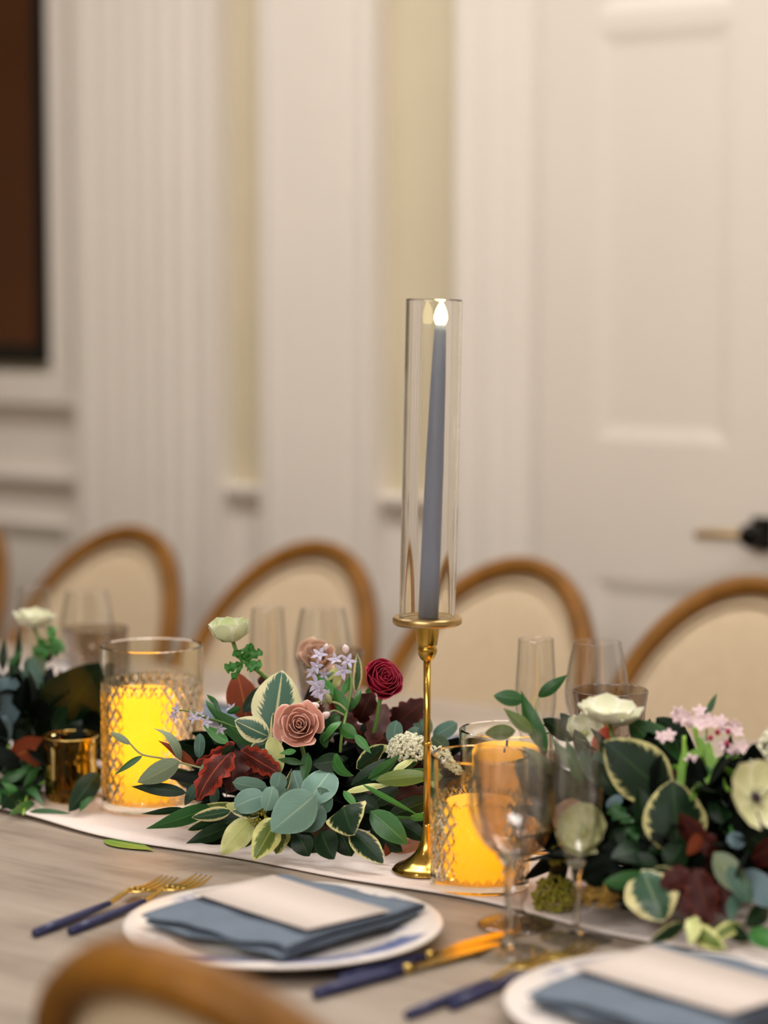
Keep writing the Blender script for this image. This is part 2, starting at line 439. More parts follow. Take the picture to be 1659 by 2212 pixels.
# lower wainscot fields: white paint below the rail
for i, (a, b_) in enumerate(((R['x0'], -3.615), (-3.200, -3.085), (-2.790, -2.61))):
    st(box('trim_%d' % (6 + i), a, b_, WY - .006, WY, 0, .932, M['trim']))
st(box('trim_13', R['x0'], -3.615, WY - .004, WY, .979, 1.127, M['trim']))
st(frame_rect('trim_9', -4.75, -3.66, .16, .87, .035, .018, M['trim'], y=WY - .006))
st(box('baseboard_back', R['x0'], -2.62, WY - .022, WY, 0, .15, M['trim'], bevel=.004))
st(box('trim_10', R['x0'], R['x1'], WY - .07, WY, 2.80, R['z1'], M['trim'], bevel=.01))

# recess with dark screen and white casing, projecting sill
sx1 = -3.735; sz0 = 1.219
o = st(empty('trim_11', (-4.35, WY, sz0)))
off = Vector((-4.35, WY, sz0))
box('casing_side', -3.715, -3.655, WY - .03, WY, 1.15, 2.62, M['trim'], o, .006, off)
box('casing_side', -5.075, -5.015, WY - .03, WY, 1.15, 2.62, M['trim'], o, .006, off)
box('casing_head', -5.085, -3.645, WY - .034, WY, 2.62, 2.70, M['trim'], o, .006, off)
box('casing_bottom', -5.015, -3.715, WY - .03, WY, 1.15, 1.20, M['trim'], o, .006, off)
box('sill', -5.11, -3.625, WY - .036, WY, 1.128, 1.150, M['trim'], o, .004, off)
t = empty('wall_screen', (-4.35, WY - .03, sz0), label='large dark brown screen with black edge in white casing', cat='screen')
off = Vector((-4.35, WY - .03, sz0))
box('screen_panel', -4.995, sx1 - .012, WY - .041, WY - .02, sz0 + .045, 2.58, M['screen'], t, 0, off)
box('bezel', -5.005, sx1, WY - .038, WY - .001, sz0, 2.60, M['black'], t, .003, off)

# double door with casing
def door_leaf(i, x0, x1, handle):
    o = st(empty('door_%d' % i, (x0, WY, 0)))
    off = Vector((x0, WY, 0)); y = WY - .035
    zs = [0, .12, .85, 1.104, 1.80, 1.877, 2.25, 2.32]     # rails / panels alternate
    sl = .122 if handle else .10; sr = .10 if handle else .122
    box('stile', x0, x0 + sl, y, WY - .001, 0, 2.32, M['door'], o, 0, off)
    box('stile', x1 - sr, x1, y, WY - .001, 0, 2.32, M['door'], o, 0, off)
    for a, b_ in ((0, .12), (.85, 1.104), (1.848, 1.877), (2.25, 2.32)):
        box('rail', x0 + sl, x1 - sr, y, WY - .001, a, b_, M['door'], o, 0, off)
    for a, b_ in ((.12, .85), (1.104, 1.848), (1.877, 2.25)):
        X0, X1 = x0 + sl, x1 - sr; bw = .030; dp = .006
        V = [(X0, y, a), (X1, y, a), (X1, y, b_), (X0, y, b_),
             (X0 + bw, y + dp, a + bw), (X1 - bw, y + dp, a + bw), (X1 - bw, y + dp, b_ - bw), (X0 + bw, y + dp, b_ - bw)]
        mesh('panel', V, [(0, 1, 5, 4), (1, 2, 6, 5), (2, 3, 7, 6), (3, 0, 4, 7), (4, 5, 6, 7)], M['door'], o, smooth=False, off=off)
    if handle:
        hx, hz = -1.935, .952
        h = box('back_plate', hx - .022, hx + .022, y - .006, y, hz - .03, hz + .03, M['darkmetal'], o, .003, off)
        V, Fc = tube([(hx, y, hz), (hx, y - .045, hz)], .011, 10)
        mesh('handle_neck', V, Fc, M['darkmetal'], h, off=off)
        V, Fc = tube(smooth_path([(hx + .006, y - .05, hz), (hx - .03, y - .055, hz), (hx - .08, y - .052, hz - .002), (hx - .105, y - .05, hz - .006)]), .0085, 10)
        mesh('lever', V, Fc, M['brass_pale'], h, off=off)
        V, Fc = solid_lathe([(.001, -.022), (.016, -.020), (.022, -.008), (.022, .008), (.016, .020), (.001, .022)], 20)
        mesh('knob', [(hx + .004 + x_, y - .05 + z_, hz + y_) for x_, y_, z_ in V], Fc, M['darkmetal'], h, off=off)
door_leaf(1, -2.408, -1.905, True)
door_leaf(2, -1.900, -1.395, False)
o = st(empty('trim_12', (-2.61, WY, 0))); off = Vector((-2.61, WY, 0))
def casing_profile(xs, mirror=False):
    V, Fc = [], []; n = len(xs)
    for z in (0, 2.44):
        for x, d in xs: V.append((x, WY - d, z))
    for k in range(n - 1): Fc.append((k, k + 1, n + k + 1, n + k))
    return V, Fc
prof = [(-2.612, 0), (-2.612, .030), (-2.600, .042), (-2.585, .042), (-2.575, .032), (-2.520, .032), (-2.512, .026), (-2.470, .022), (-2.462, .016), (-2.425, .014), (-2.415, .004), (-2.409, .004), (-2.409, 0)]
V, Fc = casing_profile(prof); mesh('casing_side', V, Fc, M['trim'], o, smooth=False, off=off)
mp_ = [(-3.803 - x, d) for x, d in reversed(prof)]
V, Fc = casing_profile(mp_); mesh('casing_side', V, Fc, M['trim'], o, smooth=False, off=off)
box('casing_head', -2.64, -1.165, WY - .045, WY, 2.32, 2.50, M['trim'], o, .008, off)

# added fill panels, then recessed downlights
for k, (loc, sx, sy, wt, colr) in enumerate(FILL_PANELS):
    t = empty('added_fill_panel', loc, label=('wide' if k == 0 else 'small') + ' added rectangular fill light, unseen under the ceiling', cat='ceiling light')
    fx, fy = sx / 2 + .04, sy / 2 + .04
    for (a, b_, c, d) in ((-fx, fx, -fy, -fy + .04), (-fx, fx, fy - .04, fy), (-fx, -fx + .04, -fy + .04, fy - .04), (fx - .04, fx, -fy + .04, fy - .04)):
        box('frame_bar', a, b_, c, d, -.02, .045, M['trim'], t, .003)
    ld = bpy.data.lights.new('fill_light', 'AREA'); ld.shape = 'RECTANGLE'; ld.size = sx; ld.size_y = sy; ld.energy = wt; ld.color = colr
    lo = bpy.data.objects.new('fill_light', ld); link(lo, t)
ring_v, ring_f = lathe([(.055, 0), (.075, -.004), (.078, 0), (.078, .05), (.055, .05)], 32)
first = None
for k, (x, y) in enumerate(DOWNLIGHTS):
    t = empty('downlight', (x, y, R['z1'] - .046), label='small round recessed downlight in the ceiling', cat='ceiling light', group='recessed downlights')
    if first is None: first = mesh('trim_ring', ring_v, ring_f, M['trim'], t)
    else:
        c = first.copy(); COL.objects.link(c); c.parent = t
    ld = bpy.data.lights.new('down_light', 'AREA'); ld.shape = 'DISK'; ld.size = .10; ld.energy = DOWN_W; ld.color = (1, .92, .82); ld.spread = math.radians(150)
    lo = bpy.data.objects.new('down_light', ld); link(lo, t); lo.location = (0, 0, .02)

# ------------------------------------------------------------------ table
TY0, TY1, TX0, TX1 = 1.27, 2.80, -4.6, 1.3
t = empty('dining_table', ((TX0 + TX1) / 2, (TY0 + TY1) / 2, 0), label='long weathered grey-brown wooden banquet table', cat='table')
off = Vector(t.location)
V, Fc = [], []; boxv(TX0, TX1, TY0, TY1, TZ - .04, TZ, V, Fc)
mesh('tabletop', V, Fc, M['table'], t, smooth=False, off=off).modifiers.new('bevel', 'BEVEL').width = .004
for y in (TY0 + .17, TY1 - .34): box('apron', TX0 + .12, TX1 - .12, y, y + .025, TZ - .13, TZ - .04, M['table'], t, 0, off)
for x in (TX0 + .12, (TX0 + TX1) / 2, TX1 - .2):
    for y in (TY0 + .16, TY1 - .38): box('leg', x, x + .08, y, y + .08, 0, TZ - .04, M['table'], t, .004, off)

# runner
def runner():
    x0, x1, nx, ny = -4.3, 1.0, 420, 40
    V, Fc = [], []
    rnd = random.Random(3)
    for i in range(nx + 1):
        x = x0 + (x1 - x0) * i / nx
        e0 = 1.846 + .010 * math.sin(x * 8.3 + .6) + .006 * math.sin(x * 19 + 1)
        e1 = 2.26 + .012 * math.sin(x * 7 + 2) + .006 * math.sin(x * 17)
        for j in range(ny + 1):
            s = j / ny; y = e0 + (e1 - e0) * s
            h = .0003 + .0009 * (1 + math.sin(j * 1.35 + 1.2 * math.sin(x * 5) + .8 * math.sin(x * 11)))
            h += .0025 * max(0, math.sin(x * 6.1 + s * 5 + 1.0)) ** 4 * (1 - s)
            ed = min(s, 1 - s); h += .0016 * math.exp(-(ed / .03) ** 2) * (1 + .6 * math.sin(x * 13 + 5 * s))
            V.append((x, y, TZ + h))
    for i in range(nx):
        for j in range(ny):
            a = i * (ny + 1) + j; Fc.append((a, a + ny + 1, a + ny + 2, a + 1))
    o = mesh('table_runner', V, Fc, M['gauze'])
    o.modifiers.new('solid', 'SOLIDIFY').thickness = .0012; o.modifiers['solid'].offset = 1
    return tag(o, 'white gauze runner lying wavy along the middle of the table', 'table runner')
runner()

# ------------------------------------------------------------------ chairs
def make_chair(label, loc, rz):
    t = empty('dining_chair', loc, rz, label, 'chair', 'round-backed chairs along the table')
    a, b_, zc, yb = .195, .245, .672, .230; rec = .40; curv = 1.2
    def bp(x, dz): return Vector((x, yb + dz * rec - curv * x * x * 1.0, zc + dz))
    def ring(av, bv, hw, hd, n=56):
        V, Fc = [], []
        sec = [(math.cos(2 * PI * q / 10), math.sin(2 * PI * q / 10)) for q in range(10)]
        for k in range(n):
            ph = 2 * PI * k / n
            c, s = math.cos(ph), math.sin(ph)
            p = bp(av * c, bv * s)
            rad = Vector((c / av, 0, s / bv)); rad = Vector((rad.x, rec * rad.z, rad.z)).normalized()
            nrm = Vector((0, 1, -rec)).normalized()
            for (u, v) in sec:
                uu = math.copysign(abs(u) ** .6, u); vv = math.copysign(abs(v) ** .6, v)
                V.append(p + rad * uu * hw + nrm * vv * hd)
        m_ = len(sec)
        for k in range(n):
            l = (k + 1) % n
            for q in range(m_):
                r_ = (q + 1) % m_
                Fc.append((k * m_ + q, k * m_ + r_, l * m_ + r_, l * m_ + q))
        return V, Fc
    V, Fc = ring(a, b_, .0155, .019); mesh('back_frame', V, Fc, M['frame_wood'], t)
    # upholstered pad: front and back domes
    for side, nm in ((-1, 'back_pad'), (1, 'rear_pad')):
        V, Fc = [], []; nr, na = 9, 48
        for i in range(nr + 1):
            r = i / nr
            for k in range(na):
                ph = 2 * PI * k / na
                p = bp(a * .955 * r * math.cos(ph), b_ * .955 * r * math.sin(ph))
                bul = (.021 if side < 0 else .012) * (1 - r ** 4) ** .6
                V.append(p + Vector((0, side * bul, 0)))
        for i in range(nr):
            for k in range(na):
                l = (k + 1) % na; q = (i * na + k, i * na + l, (i + 1) * na + l, (i + 1) * na + k)
                Fc.append(q if side < 0 else q[::-1])
        pad = mesh(nm, V, Fc, M['linen'], t)
        if side < 0:
            pts = [bp(a * .90 * math.cos(2 * PI * k / 48), b_ * .90 * math.sin(2 * PI * k / 48)) + Vector((0, -.013, 0)) for k in range(49)]
            V, Fc = tube(pts, .0035, 6, False); mesh('piping', V, Fc, M['linen'], pad)
    # seat
    V, Fc = [], []
    out = []
    for k in range(40):
        ph = 2 * PI * k / 40; c, s = math.cos(ph), math.sin(ph)
        out.append((.208 * math.copysign(abs(c) ** .7, c) * (1 - .06 * s), .225 * math.copysign(abs(s) ** .7, s)))
    lay = [(.001, .425), (.9, .425), (.97, .437), (1.0, .452), (.97, .472), (.88, .486), (.6, .496), (.001, .50)]
    for (f, z) in lay:
        for (x, y) in out: V.append((x * f, y * f - .02, z))
    for i in range(len(lay) - 1):
        for k in range(40):
            l = (k + 1) % 40; Fc.append((i * 40 + k, i * 40 + l, (i + 1) * 40 + l, (i + 1) * 40 + k))
    mesh('seat', V, Fc, M['linen'], t)
    V, Fc = [], []
    for (f, z) in ((.9, .375), (.985, .375), (.985, .43), (.9, .43)):
        for (x, y) in out: V.append((x * f, y * f - .02, z))
    for i in range(4):
        j = (i + 1) % 4
        for k in range(40):
            l = (k + 1) % 40; Fc.append((i * 40 + k, i * 40 + l, j * 40 + l, j * 40 + k))
    mesh('seat_rail', V, Fc, M['frame_wood'], t)
    for sx in (-1, 1):
        V, Fc = tube([(sx * .17, -.19, .40), (sx * .175, -.195, .2), (sx * .18, -.2, 0)], [.022, .018, .012], 12); mesh('leg', V, Fc, M['frame_wood'], t)
        V, Fc = tube([(sx * .165, .16, .40), (sx * .17, .20, .2), (sx * .175, .25, 0)], [.022, .019, .013], 12); mesh('leg', V, Fc, M['frame_wood'], t)
        V, Fc = tube([(sx * .15, .165, .40), (sx * .145, .165, .48), (sx * .135, .172, .53)], [.017, .016, .016], 10); mesh('back_post', V, Fc, M['frame_wood'], t)
    return t
CHX = [-3.510, -3.050, -2.592, -2.150, -1.712]
CHL = ['cream oval-backed chair cut off at the left edge, farthest along the far side',
       'cream oval-backed chair behind the left pillar candle glass',
       'cream oval-backed chair behind the white poppy-like flower and pink rose',
       'cream oval-backed chair right behind the tall blue taper candle',
       'cream oval-backed chair at the right edge, near the door handle']
ch0 = make_chair(CHL[0], (CHX[0], 2.875, 0), 0)
for x, lb in list(zip(CHX, CHL))[1:]:
    c = copy_tree(ch0); c.location.x = x; c['label'] = lb
c = copy_tree(ch0); c.location = (-1.040, 1.43, 0); c.rotation_euler = (0, 0, PI)
c['label'] = 'blurred oval-backed chair in the near foreground, seen from behind'

# ------------------------------------------------------------------ plates, napkins, cards
def make_plate(label, x, y):
    prof = [(.001, .004), (.055, .004), (.06, .0), (.068, .0), (.072, .004), (.105, .009), (.145, .0165), (.1465, .0185), (.144, .0198), (.104, .0125), (.096, .009), (.001, .0075)]
    V, Fc = lathe([(r_ * 1.03, z_) for r_, z_ in prof], 72, closed=False)
    o = mesh('dinner_plate', V, Fc, M['china'])
    o.location = (x, y, TZ); return tag(o, label, 'plate', 'blue-patterned plates')
def make_napkin(label, x, y, rz=0):
    """cloth folded in three layers, folds along x"""
    prof = [(.094, .0), (-.06, .001), (-.092, .0015), (-.100, .0045), (-.094, .0085), (-.05, .0075), (.06, .0075), (.096, .008), (.102, .0112), (.095, .0145), (.03, .0145), (-.055, .0150), (-.093, .0155), (-.099, .0185), (-.092, .0215), (-.04, .0212), (.05, .0208), (.093, .020)]
    pr = smooth_path([(0, a, b_) for a, b_ in prof], 3)
    nx = 26; V, Fc = [], []; n = len(pr)
    for i in range(nx + 1):
        s = i / nx * 2 - 1; xx = s * .088
        for p in pr:
            wv = .004 * math.sin(s * 5 + p.z * 200) * (1 if p.y < 0 else .3) + .0035 * math.sin(s * 9 + 1) * (-p.y / .1 if p.y < 0 else 0)
            V.append((xx + .004 * math.sin(p.y * 40), p.y + wv, p.z * .55 + .0008 * (1 + math.sin(s * 7 + p.y * 30)) + .0035 * max(0, abs(s) - .7) ))
    for i in range(nx):
        for j in range(n - 1):
            a = i * n + j; Fc.append((a, a + 1, a + n + 1, a + n))
    o = mesh('napkin', V, Fc, M['napkin'])
    md = o.modifiers.new('solid', 'SOLIDIFY'); md.thickness = .0013; md.offset = 1
    o.location = (x, y, TZ + .0165); o.rotation_euler = (0, 0, rz)
    return tag(o, label, 'napkin', 'slate blue napkins')
def make_card(label, x, y, rz=0):
    V, Fc = [], []; nx = 12
    for i in range(nx + 1):
        s = i / nx * 2 - 1
        for yy in (-.050, .050): V.append((s * .088, yy, .0006 * s * s))
    for i in range(nx): Fc.append((2 * i, 2 * i + 2, 2 * i + 3, 2 * i + 1))
    o = mesh('menu_card', V, Fc, M['card']); md = o.modifiers.new('solid', 'SOLIDIFY'); md.thickness = .0008; md.offset = 1
    o.location = (x, y, TZ + .0335); o.rotation_euler = (0, 0, rz)
    return tag(o, label, 'card', 'blank cream menu cards')
pc = on_z(612, 1992, TZ + .018)
PL = [(pc.x, pc.y, 'near plate left of the tall wine glass', 0), (pc.x + .425, pc.y + .012, 'plate at the bottom right corner', 0),
      (-2.10, 2.47, 'far-side plate behind the white scabious', PI), (-2.56, 2.47, 'far-side plate behind the pink rose', PI), (-1.665, 2.47, 'far-side plate behind the right arrangement', PI)]
for (x, y, wh, rz) in PL:
    make_plate('white plate with blue rim pattern, ' + wh, x, y)
    dx, dy = (-.004, .008) if rz == 0 else (0, 0)
    make_napkin('folded slate blue cloth napkin on the ' + wh, x + dx, y + dy, rz + (-.05 if rz == 0 else 0))
    make_card('cream menu card on the ' + wh, x + dx, y + dy + (.006 if rz == 0 else 0), rz - .20)

# ------------------------------------------------------------------ cutlery
def make_fork(label, x, y, rz):
    t = empty('fork', (x, y, TZ + .0005), rz, label, 'fork', 'navy-handled gold forks')
    V, Fc = tube([(0, 0, .004), (0, .03, .0045), (0, .08, .005), (0, .118, .006)], [.0042, .0046, .0040, .0030], 10); mesh('handle', V, Fc, M['navy'], t)
    V, Fc = tube(smooth_path([(0, .116, .006), (0, .135, .009), (0, .150, .012)]), [.0028] * 7 + [.0024] * 6, 8); nk = mesh('neck', V, Fc, M['gold'], t)
    V, Fc = [], []
    for i in range(7):
        s = i / 6; hw = .003 + .009 * math.sin(s * PI / 2); yy = .148 + .022 * s; z = .0115 - .003 * s
        V += [(-hw, yy, z), (0, yy, z - .001), (hw, yy, z)]
    for i in range(6):
        a = i * 3; Fc += [(a, a + 1, a + 4, a + 3), (a + 1, a + 2, a + 5, a + 4)]
    hd = mesh('fork_head', V, Fc, M['gold'], t); md = hd.modifiers.new('s', 'SOLIDIFY'); md.thickness = .0016
    for k in range(4):
        xx = -.0100 + k * .00667
        V, Fc = tube(smooth_path([(xx, .169, .0085), (xx * 1.02, .185, .006), (xx, .205, .0065), (xx * .95, .222, .010)]), [.0016] * 14 + [.0014, .0012, .001, .0008, .0006], 6)
        mesh('tine', V, Fc, M['gold'], hd)
    return t
def make_knife(label, x, y, rz):
    t = empty('table_knife', (x, y, TZ + .0005), rz, label, 'knife', 'navy-handled gold knives')
    V, Fc = tube([(0, 0, .005), (0, .03, .0055), (0, .08, .0055), (0, .105, .005)], [.0048, .0054, .0052, .0046], 10); mesh('handle', V, Fc, M['navy'], t)
    V, Fc = tube([(0, .104, .005), (0, .118, .005)], [.0048, .0042], 10); mesh('collar', V, Fc, M['gold'], t)
    V, Fc = [], []; out = [(-.004, .117), (-.0045, .14), (-.0085, .155), (-.0095, .185), (-.008, .210), (-.003, .225), (.002, .230), (.006, .224), (.0065, .19), (.006, .15), (.004, .117)]
    for z in (.0042, .0060):
        V += [(a, b_, z) for a, b_ in out]
    n = len(out); Fc = [tuple(range(n)), tuple(range(2 * n - 1, n - 1, -1))] + [(k, n + k, n + (k + 1) % n, (k + 1) % n) for k in range(n)]
    mesh('blade', V, Fc, M['gold'], t, smooth=False)
    return t
def heading(a, b_): return math.atan2(-(b_.x - a.x), b_.y - a.y)
for (maker, x0, y0, x1, y1, lb) in [
        (make_fork, 75, 2015, 390, 1890, 'gold fork with navy handle, outer one left of the nearest whole plate'),
        (make_fork, 152, 2010, 466, 1886, 'gold fork with navy handle, partly under the nearest whole plate rim'),
        (make_knife, 680, 2148, 1005, 2052, 'gold knife with navy handle, outer one right of the nearest whole plate'),
        (make_knife, 735, 2118, 1035, 2028, 'gold knife with navy handle, inner one beside the nearest whole plate'),
        (make_fork, 880, 2192, 1225, 2052, 'gold fork with navy handle, outer one left of the corner plate'),
        (make_fork, 975, 2172, 1295, 2030, 'gold fork with navy handle, inner one beside the corner plate')]:
    a = on_z(x0, y0, TZ + .005); b_ = on_z(x1, y1, TZ + .008)
    maker(lb, a.x, a.y, heading(a, b_))

# ------------------------------------------------------------------ drinking glasses
def glass_thing(name, parts, label, loc, cat, group):
    t = empty(name, loc, 0, label, cat, group)
    for nm, (V, Fc), m in parts: mesh(nm, V, Fc, m, t)
    return t
TH = .0011
def shell(outer, th=TH, n=56):
    """bowl with real wall thickness from an outer profile bottom -> rim"""
    inner = [(max(r - th, .0006), z + (th * 1.5 if i == 0 else 0)) for i, (r, z) in enumerate(outer)]
    return lathe(outer + [(outer[-1][0] - th / 2, outer[-1][1] + th * .6)] + inner[::-1], n, closed=False)
def curve(pts, sub=5): return [(p.x, p.z) for p in smooth_path([(a, 0, b_) for a, b_ in pts], sub)]
WINE_BOWL = curve([(.0008, .0905), (.012, .094), (.025, .106), (.0345, .126), (.0372, .146), (.0345, .172), (.0295, .198), (.0280, .205)])
WINE_FOOT = solid_lathe(curve([(.0006, 0), (.034, .0005), (.0352, .0016), (.022, .0035), (.010, .0058), (.0006, .0062)], 4), 40)
WINE_STEM = solid_lathe(curve([(.0006, .0050), (.009, .0060), (.0042, .014), (.0034, .04), (.0036, .07), (.0058, .085), (.011, .0915), (.0006, .0925)], 4), 32)
FL_BOWL = curve([(.0008, .0705), (.008, .076), (.0165, .095), (.0228, .125), (.0238, .15), (.0220, .182), (.0205, .210)])
FL_FOOT = solid_lathe(curve([(.0006, 0), (.031, .0005), (.0322, .0016), (.02, .0035), (.009, .0055), (.0006, .0058)], 4), 40)
FL_STEM = solid_lathe(curve([(.0006, .0048), (.008, .0056), (.0038, .012), (.0031, .035), (.0034, .056), (.006, .069), (.009, .0745), (.0006, .0755)], 4), 32)
def goblet_parts():
    """ribbed smoke-glass goblet"""
    outer = curve([(.0008, .068), (.014, .070), (.027, .080), (.034, .100), (.0375, .125), (.0415, .155), (.0430, .165)])
    V, Fc = shell(outer, .0022, 72)
    n = 72
    for i, v in enumerate(V):
        row = i // n
        if row < len(outer):                       # pressed flutes on the outside of the bowl
            z = v[2]; amp = .0011 * max(0, min(1, (.152 - z) / .02))
            a = 2 * PI * (i % n) / n; r = math.hypot(v[0], v[1]); r2 = r + amp * math.cos(a * 18)
            if r > .01: V[i] = (v[0] * r2 / r, v[1] * r2 / r, z)
    stem = solid_lathe(curve([(.0006, 0), (.034, .0005), (.0355, .003), (.024, .007), (.011, .012), (.0075, .020), (.011, .028), (.0115, .034), (.0075, .044), (.009, .060), (.015, .0685), (.0006, .0705)], 4), 36)
    return [('bowl', (V, Fc), M['glass_smoke']), ('stem', stem, M['glass_smoke'])]
gob_parts = goblet_parts()
wine0 = flute0 = gob0 = None
def put(kind, label, p):
    global wine0, flute0, gob0
    loc = (p.x, p.y, TZ + .0004)
    if kind == 'wine':
        if wine0 is None: wine0 = glass_thing('wine_glass', [('bowl', shell(WINE_BOWL), M['glass']), ('stem', WINE_STEM, M['glass_solid']), ('foot', WINE_FOOT, M['glass_foot'])], label, loc, 'wine glass', 'clear wine glasses'); return wine0
        c = copy_tree(wine0)
    elif kind == 'flute':
        if flute0 is None: flute0 = glass_thing('champagne_flute', [('bowl', shell(FL_BOWL), M['glass']), ('stem', FL_STEM, M['glass_solid']), ('foot', FL_FOOT, M['glass_foot'])], label, loc, 'champagne flute', 'clear champagne flutes'); return flute0
        c = copy_tree(flute0)
    else:
        if gob0 is None: gob0 = glass_thing('water_goblet', gob_parts, label, loc, 'goblet', 'smoky ribbed goblets'); return gob0
        c = copy_tree(gob0)
    c.location = loc; c['label'] = label; return c
put('wine', 'clear stemmed wine glass in front of the yellow candle glow', on_z(1098, 2060))
put('flute', 'clear champagne flute nearest the camera, right of the wine glass', on_z(1244, 2030))
put('goblet', 'smoky amber goblet standing behind the near wine glass stem', on_z(1114, 2000))
zr, zf, zg = TZ + .205, TZ + .21, TZ + .165
put('wine', 'clear wine glass on the far side beside the smoky tumbler rim, right', on_z(1290, 1388, zr))
put('flute', 'clear champagne flute behind the tall green leaf sprig', on_z(1158, 1381, zf))
put('goblet', 'smoky ribbed goblet behind the white flower at right', on_z(1318, 1492, zg))
put('wine', 'blurred clear wine glass behind the lilac star flowers', on_z(697, 1316, zr))
put('flute', 'blurred clear champagne flute behind the white bud flower', on_z(578, 1314, zf))
put('goblet', 'blurred smoky goblet behind the lilac star flowers', on_z(712, 1408, zg))
put('wine', 'blurred clear wine glass at far left in front of the chair', on_z(187, 1278, zr))
put('flute', 'blurred clear champagne flute at the far left edge', on_z(72, 1268, zf))
put('goblet', 'blurred smoky goblet behind the dark glossy leaf at left', on_z(208, 1358, zg))

# ------------------------------------------------------------------ taper candle on brass stick in glass cylinder
cb = on_z(922, 1886)
t = empty('candlestick', (cb.x, cb.y, TZ + .003), 0, 'slim brass candlestick with trumpet foot standing on the runner', 'candlestick')
SH = .262
V, Fc = solid_lathe(curve([(.0006, 0), (.034, .0005), (.0355, .003), (.032, .006), (.022, .011), (.012, .020), (.0065, .033), (.0042, .05)], 5), 48); mesh('foot', V, Fc, M['brass'], t)
V, Fc = tube([(0, 0, .045), (0, 0, .14), (0, 0, SH - .036)], [.0040, .0036, .0040], 20); mesh('stem', V, Fc, M['brass'], t)
V, Fc = solid_lathe([(.0006, .133), (.0052, .1335), (.0052, .137), (.0006, .1375)], 20); mesh('collar', V, Fc, M['brass'], t)
V, Fc = solid_lathe(curve([(.0006, SH - .040), (.006, SH - .038), (.0098, SH - .031), (.0102, SH - .026), (.0092, SH - .024), (.0108, SH - .020), (.0128, SH - .002), (.0128, SH)], 4), 32); mesh('socket', V, Fc, M['brass'], t)
V, Fc = solid_lathe([(.0006, SH - .001), (.034, SH - .001), (.0362, SH + .001), (.0362, SH + .006), (.034, SH + .008), (.0315, SH + .006), (.0006, SH + .006)], 56); mesh('drip_plate', V, Fc, M['brass_pale'], t)
lean = Vector((.0225, .014, 1)).normalized()
lean = (RT * .020 + Vector((0, 0, 1))).normalized()
rot = Vector((0, 0, 1)).rotation_difference(lean)
zb = TZ + .003 + SH + .0065
def lean_thing(o, x, y, z):
    o.location = (x, y, z); o.rotation_mode = 'QUATERNION'; o.rotation_quaternion = rot
g = lathe([(.0292, 0), (.0292, .0004), (.0292, .328), (.0292, .3298), (.0284, .3304), (.0272, .3304), (.0264, .3298), (.0264, .328), (.0264, .0004), (.0264, 0)], 96)
o = mesh('glass_chimney', g[0], g[1], M['glass_cyl'] if 'glass_cyl' in M else glass('cylinder_glass', (.99, .985, .975), 1.45))
lean_thing(o, cb.x, cb.y, zb)
tag(o, 'tall clear glass cylinder around the blue taper candle', 'glass cylinder')
t = empty('taper_candle', (0, 0, 0), 0, 'slim slate blue taper candle with glowing LED flame', 'candle')
lean2 = (RT * .040 + Vector((0, 0, 1))).normalized(); 
lean_thing(t, cb.x + RT.x * .001, cb.y + RT.y * .001, zb + .0003)
t.rotation_quaternion = Vector((0, 0, 1)).rotation_difference(lean2)
V, Fc = solid_lathe([(.0006, 0), (.0106, 0), (.0102, .06), (.0094, .16), (.0078, .245), (.0062, .298), (.0050, .304), (.0006, .3055)], 28); mesh('wax_stick', V, Fc, M['taper'], t)
V, Fc = solid_lathe(curve([(.0004, .300), (.0034, .302), (.0066, .308), (.0070, .313), (.0052, .320), (.0022, .326), (.0004, .328)], 4), 24); mesh('flame', V, Fc, M['flame'], t)

# ------------------------------------------------------------------ cut-glass hurricanes with pillar candles
def hurricane_mesh(r, h, nd, th=.0035):
    nt_, nz = nd * 8, int(h / .0022); V, Fc = [], []
    pitch = 2 * PI * r / nd
    ztop = h - .040
    tri = lambda u: abs((u % 1.0) - .5) * 2
    def depth(a, z):
        if z > ztop or z < .010: return 0.0
        u = a / (2 * PI) * nd; v = z / pitch * .62
        g = min(tri(u + v), tri(u - v))        # 0 on the grooves
        fade = min(1, (ztop - z) / .004, (z - .010) / .003)
        return -.0022 * max(0, 1 - g / .40) * fade
    rows = []
    for j in range(nz + 1):
        z = h * j / nz
        rows.append([((r + depth(2 * PI * k / nt_, z)), z) for k in range(nt_)])
    for row in rows:
        for k, (rr, z) in enumerate(row):
            a = 2 * PI * k / nt_; V.append((rr * math.cos(a), rr * math.sin(a), z))
    nr = len(rows)
    extra = [(r - th / 2, h + .0012), (r - th, h), (r - th, h * .5), (r - th, .008), (.001, .0075)]
    for (rr, z) in extra:
        for k in range(nt_):
            a = 2 * PI * k / nt_; V.append((rr * math.cos(a), rr * math.sin(a), z))
    tot = nr + len(extra)
    for i in range(tot - 1):
        for k in range(nt_):
            l = (k + 1) % nt_; Fc.append((i * nt_ + k, i * nt_ + l, (i + 1) * nt_ + l, (i + 1) * nt_ + k))
    Fc.append(tuple(range(nt_ - 1, -1, -1)))
    return V, Fc
def pillar(label, p, r, h, watts):
    t = empty('pillar_candle', (p[0], p[1], p[2]), 0, label, 'candle', 'flameless pillar candles')
    V, Fc = solid_lathe([(.001, 0), (r - .002, 0), (r, .003), (r, h * .5), (r, h - .006), (r - .003, h - .001), (r - .007, h - .002), (r * .55, h - .007), (.001, h - .010)], 48)
    mesh('wax_body', V, Fc, M['wax'], t)
    V, Fc = tube([(0, 0, h - .012), (.0004, 0, h - .004), (.0012, .0006, h + .006)], .0013, 8); mesh('wick', V, Fc, M['anther'], t)
    ld = bpy.data.lights.new('candle_glow', 'POINT'); ld.energy = watts; ld.color = (1, .46, .012); ld.shadow_soft_size = .008
    lo = bpy.data.objects.new('candle_glow', ld); link(lo, t); lo.location = (0, 0, h * .58)
HB = TZ + .004
V1 = hurricane_mesh(.0605, .190, 32)
pL = on_z(331, 1744)
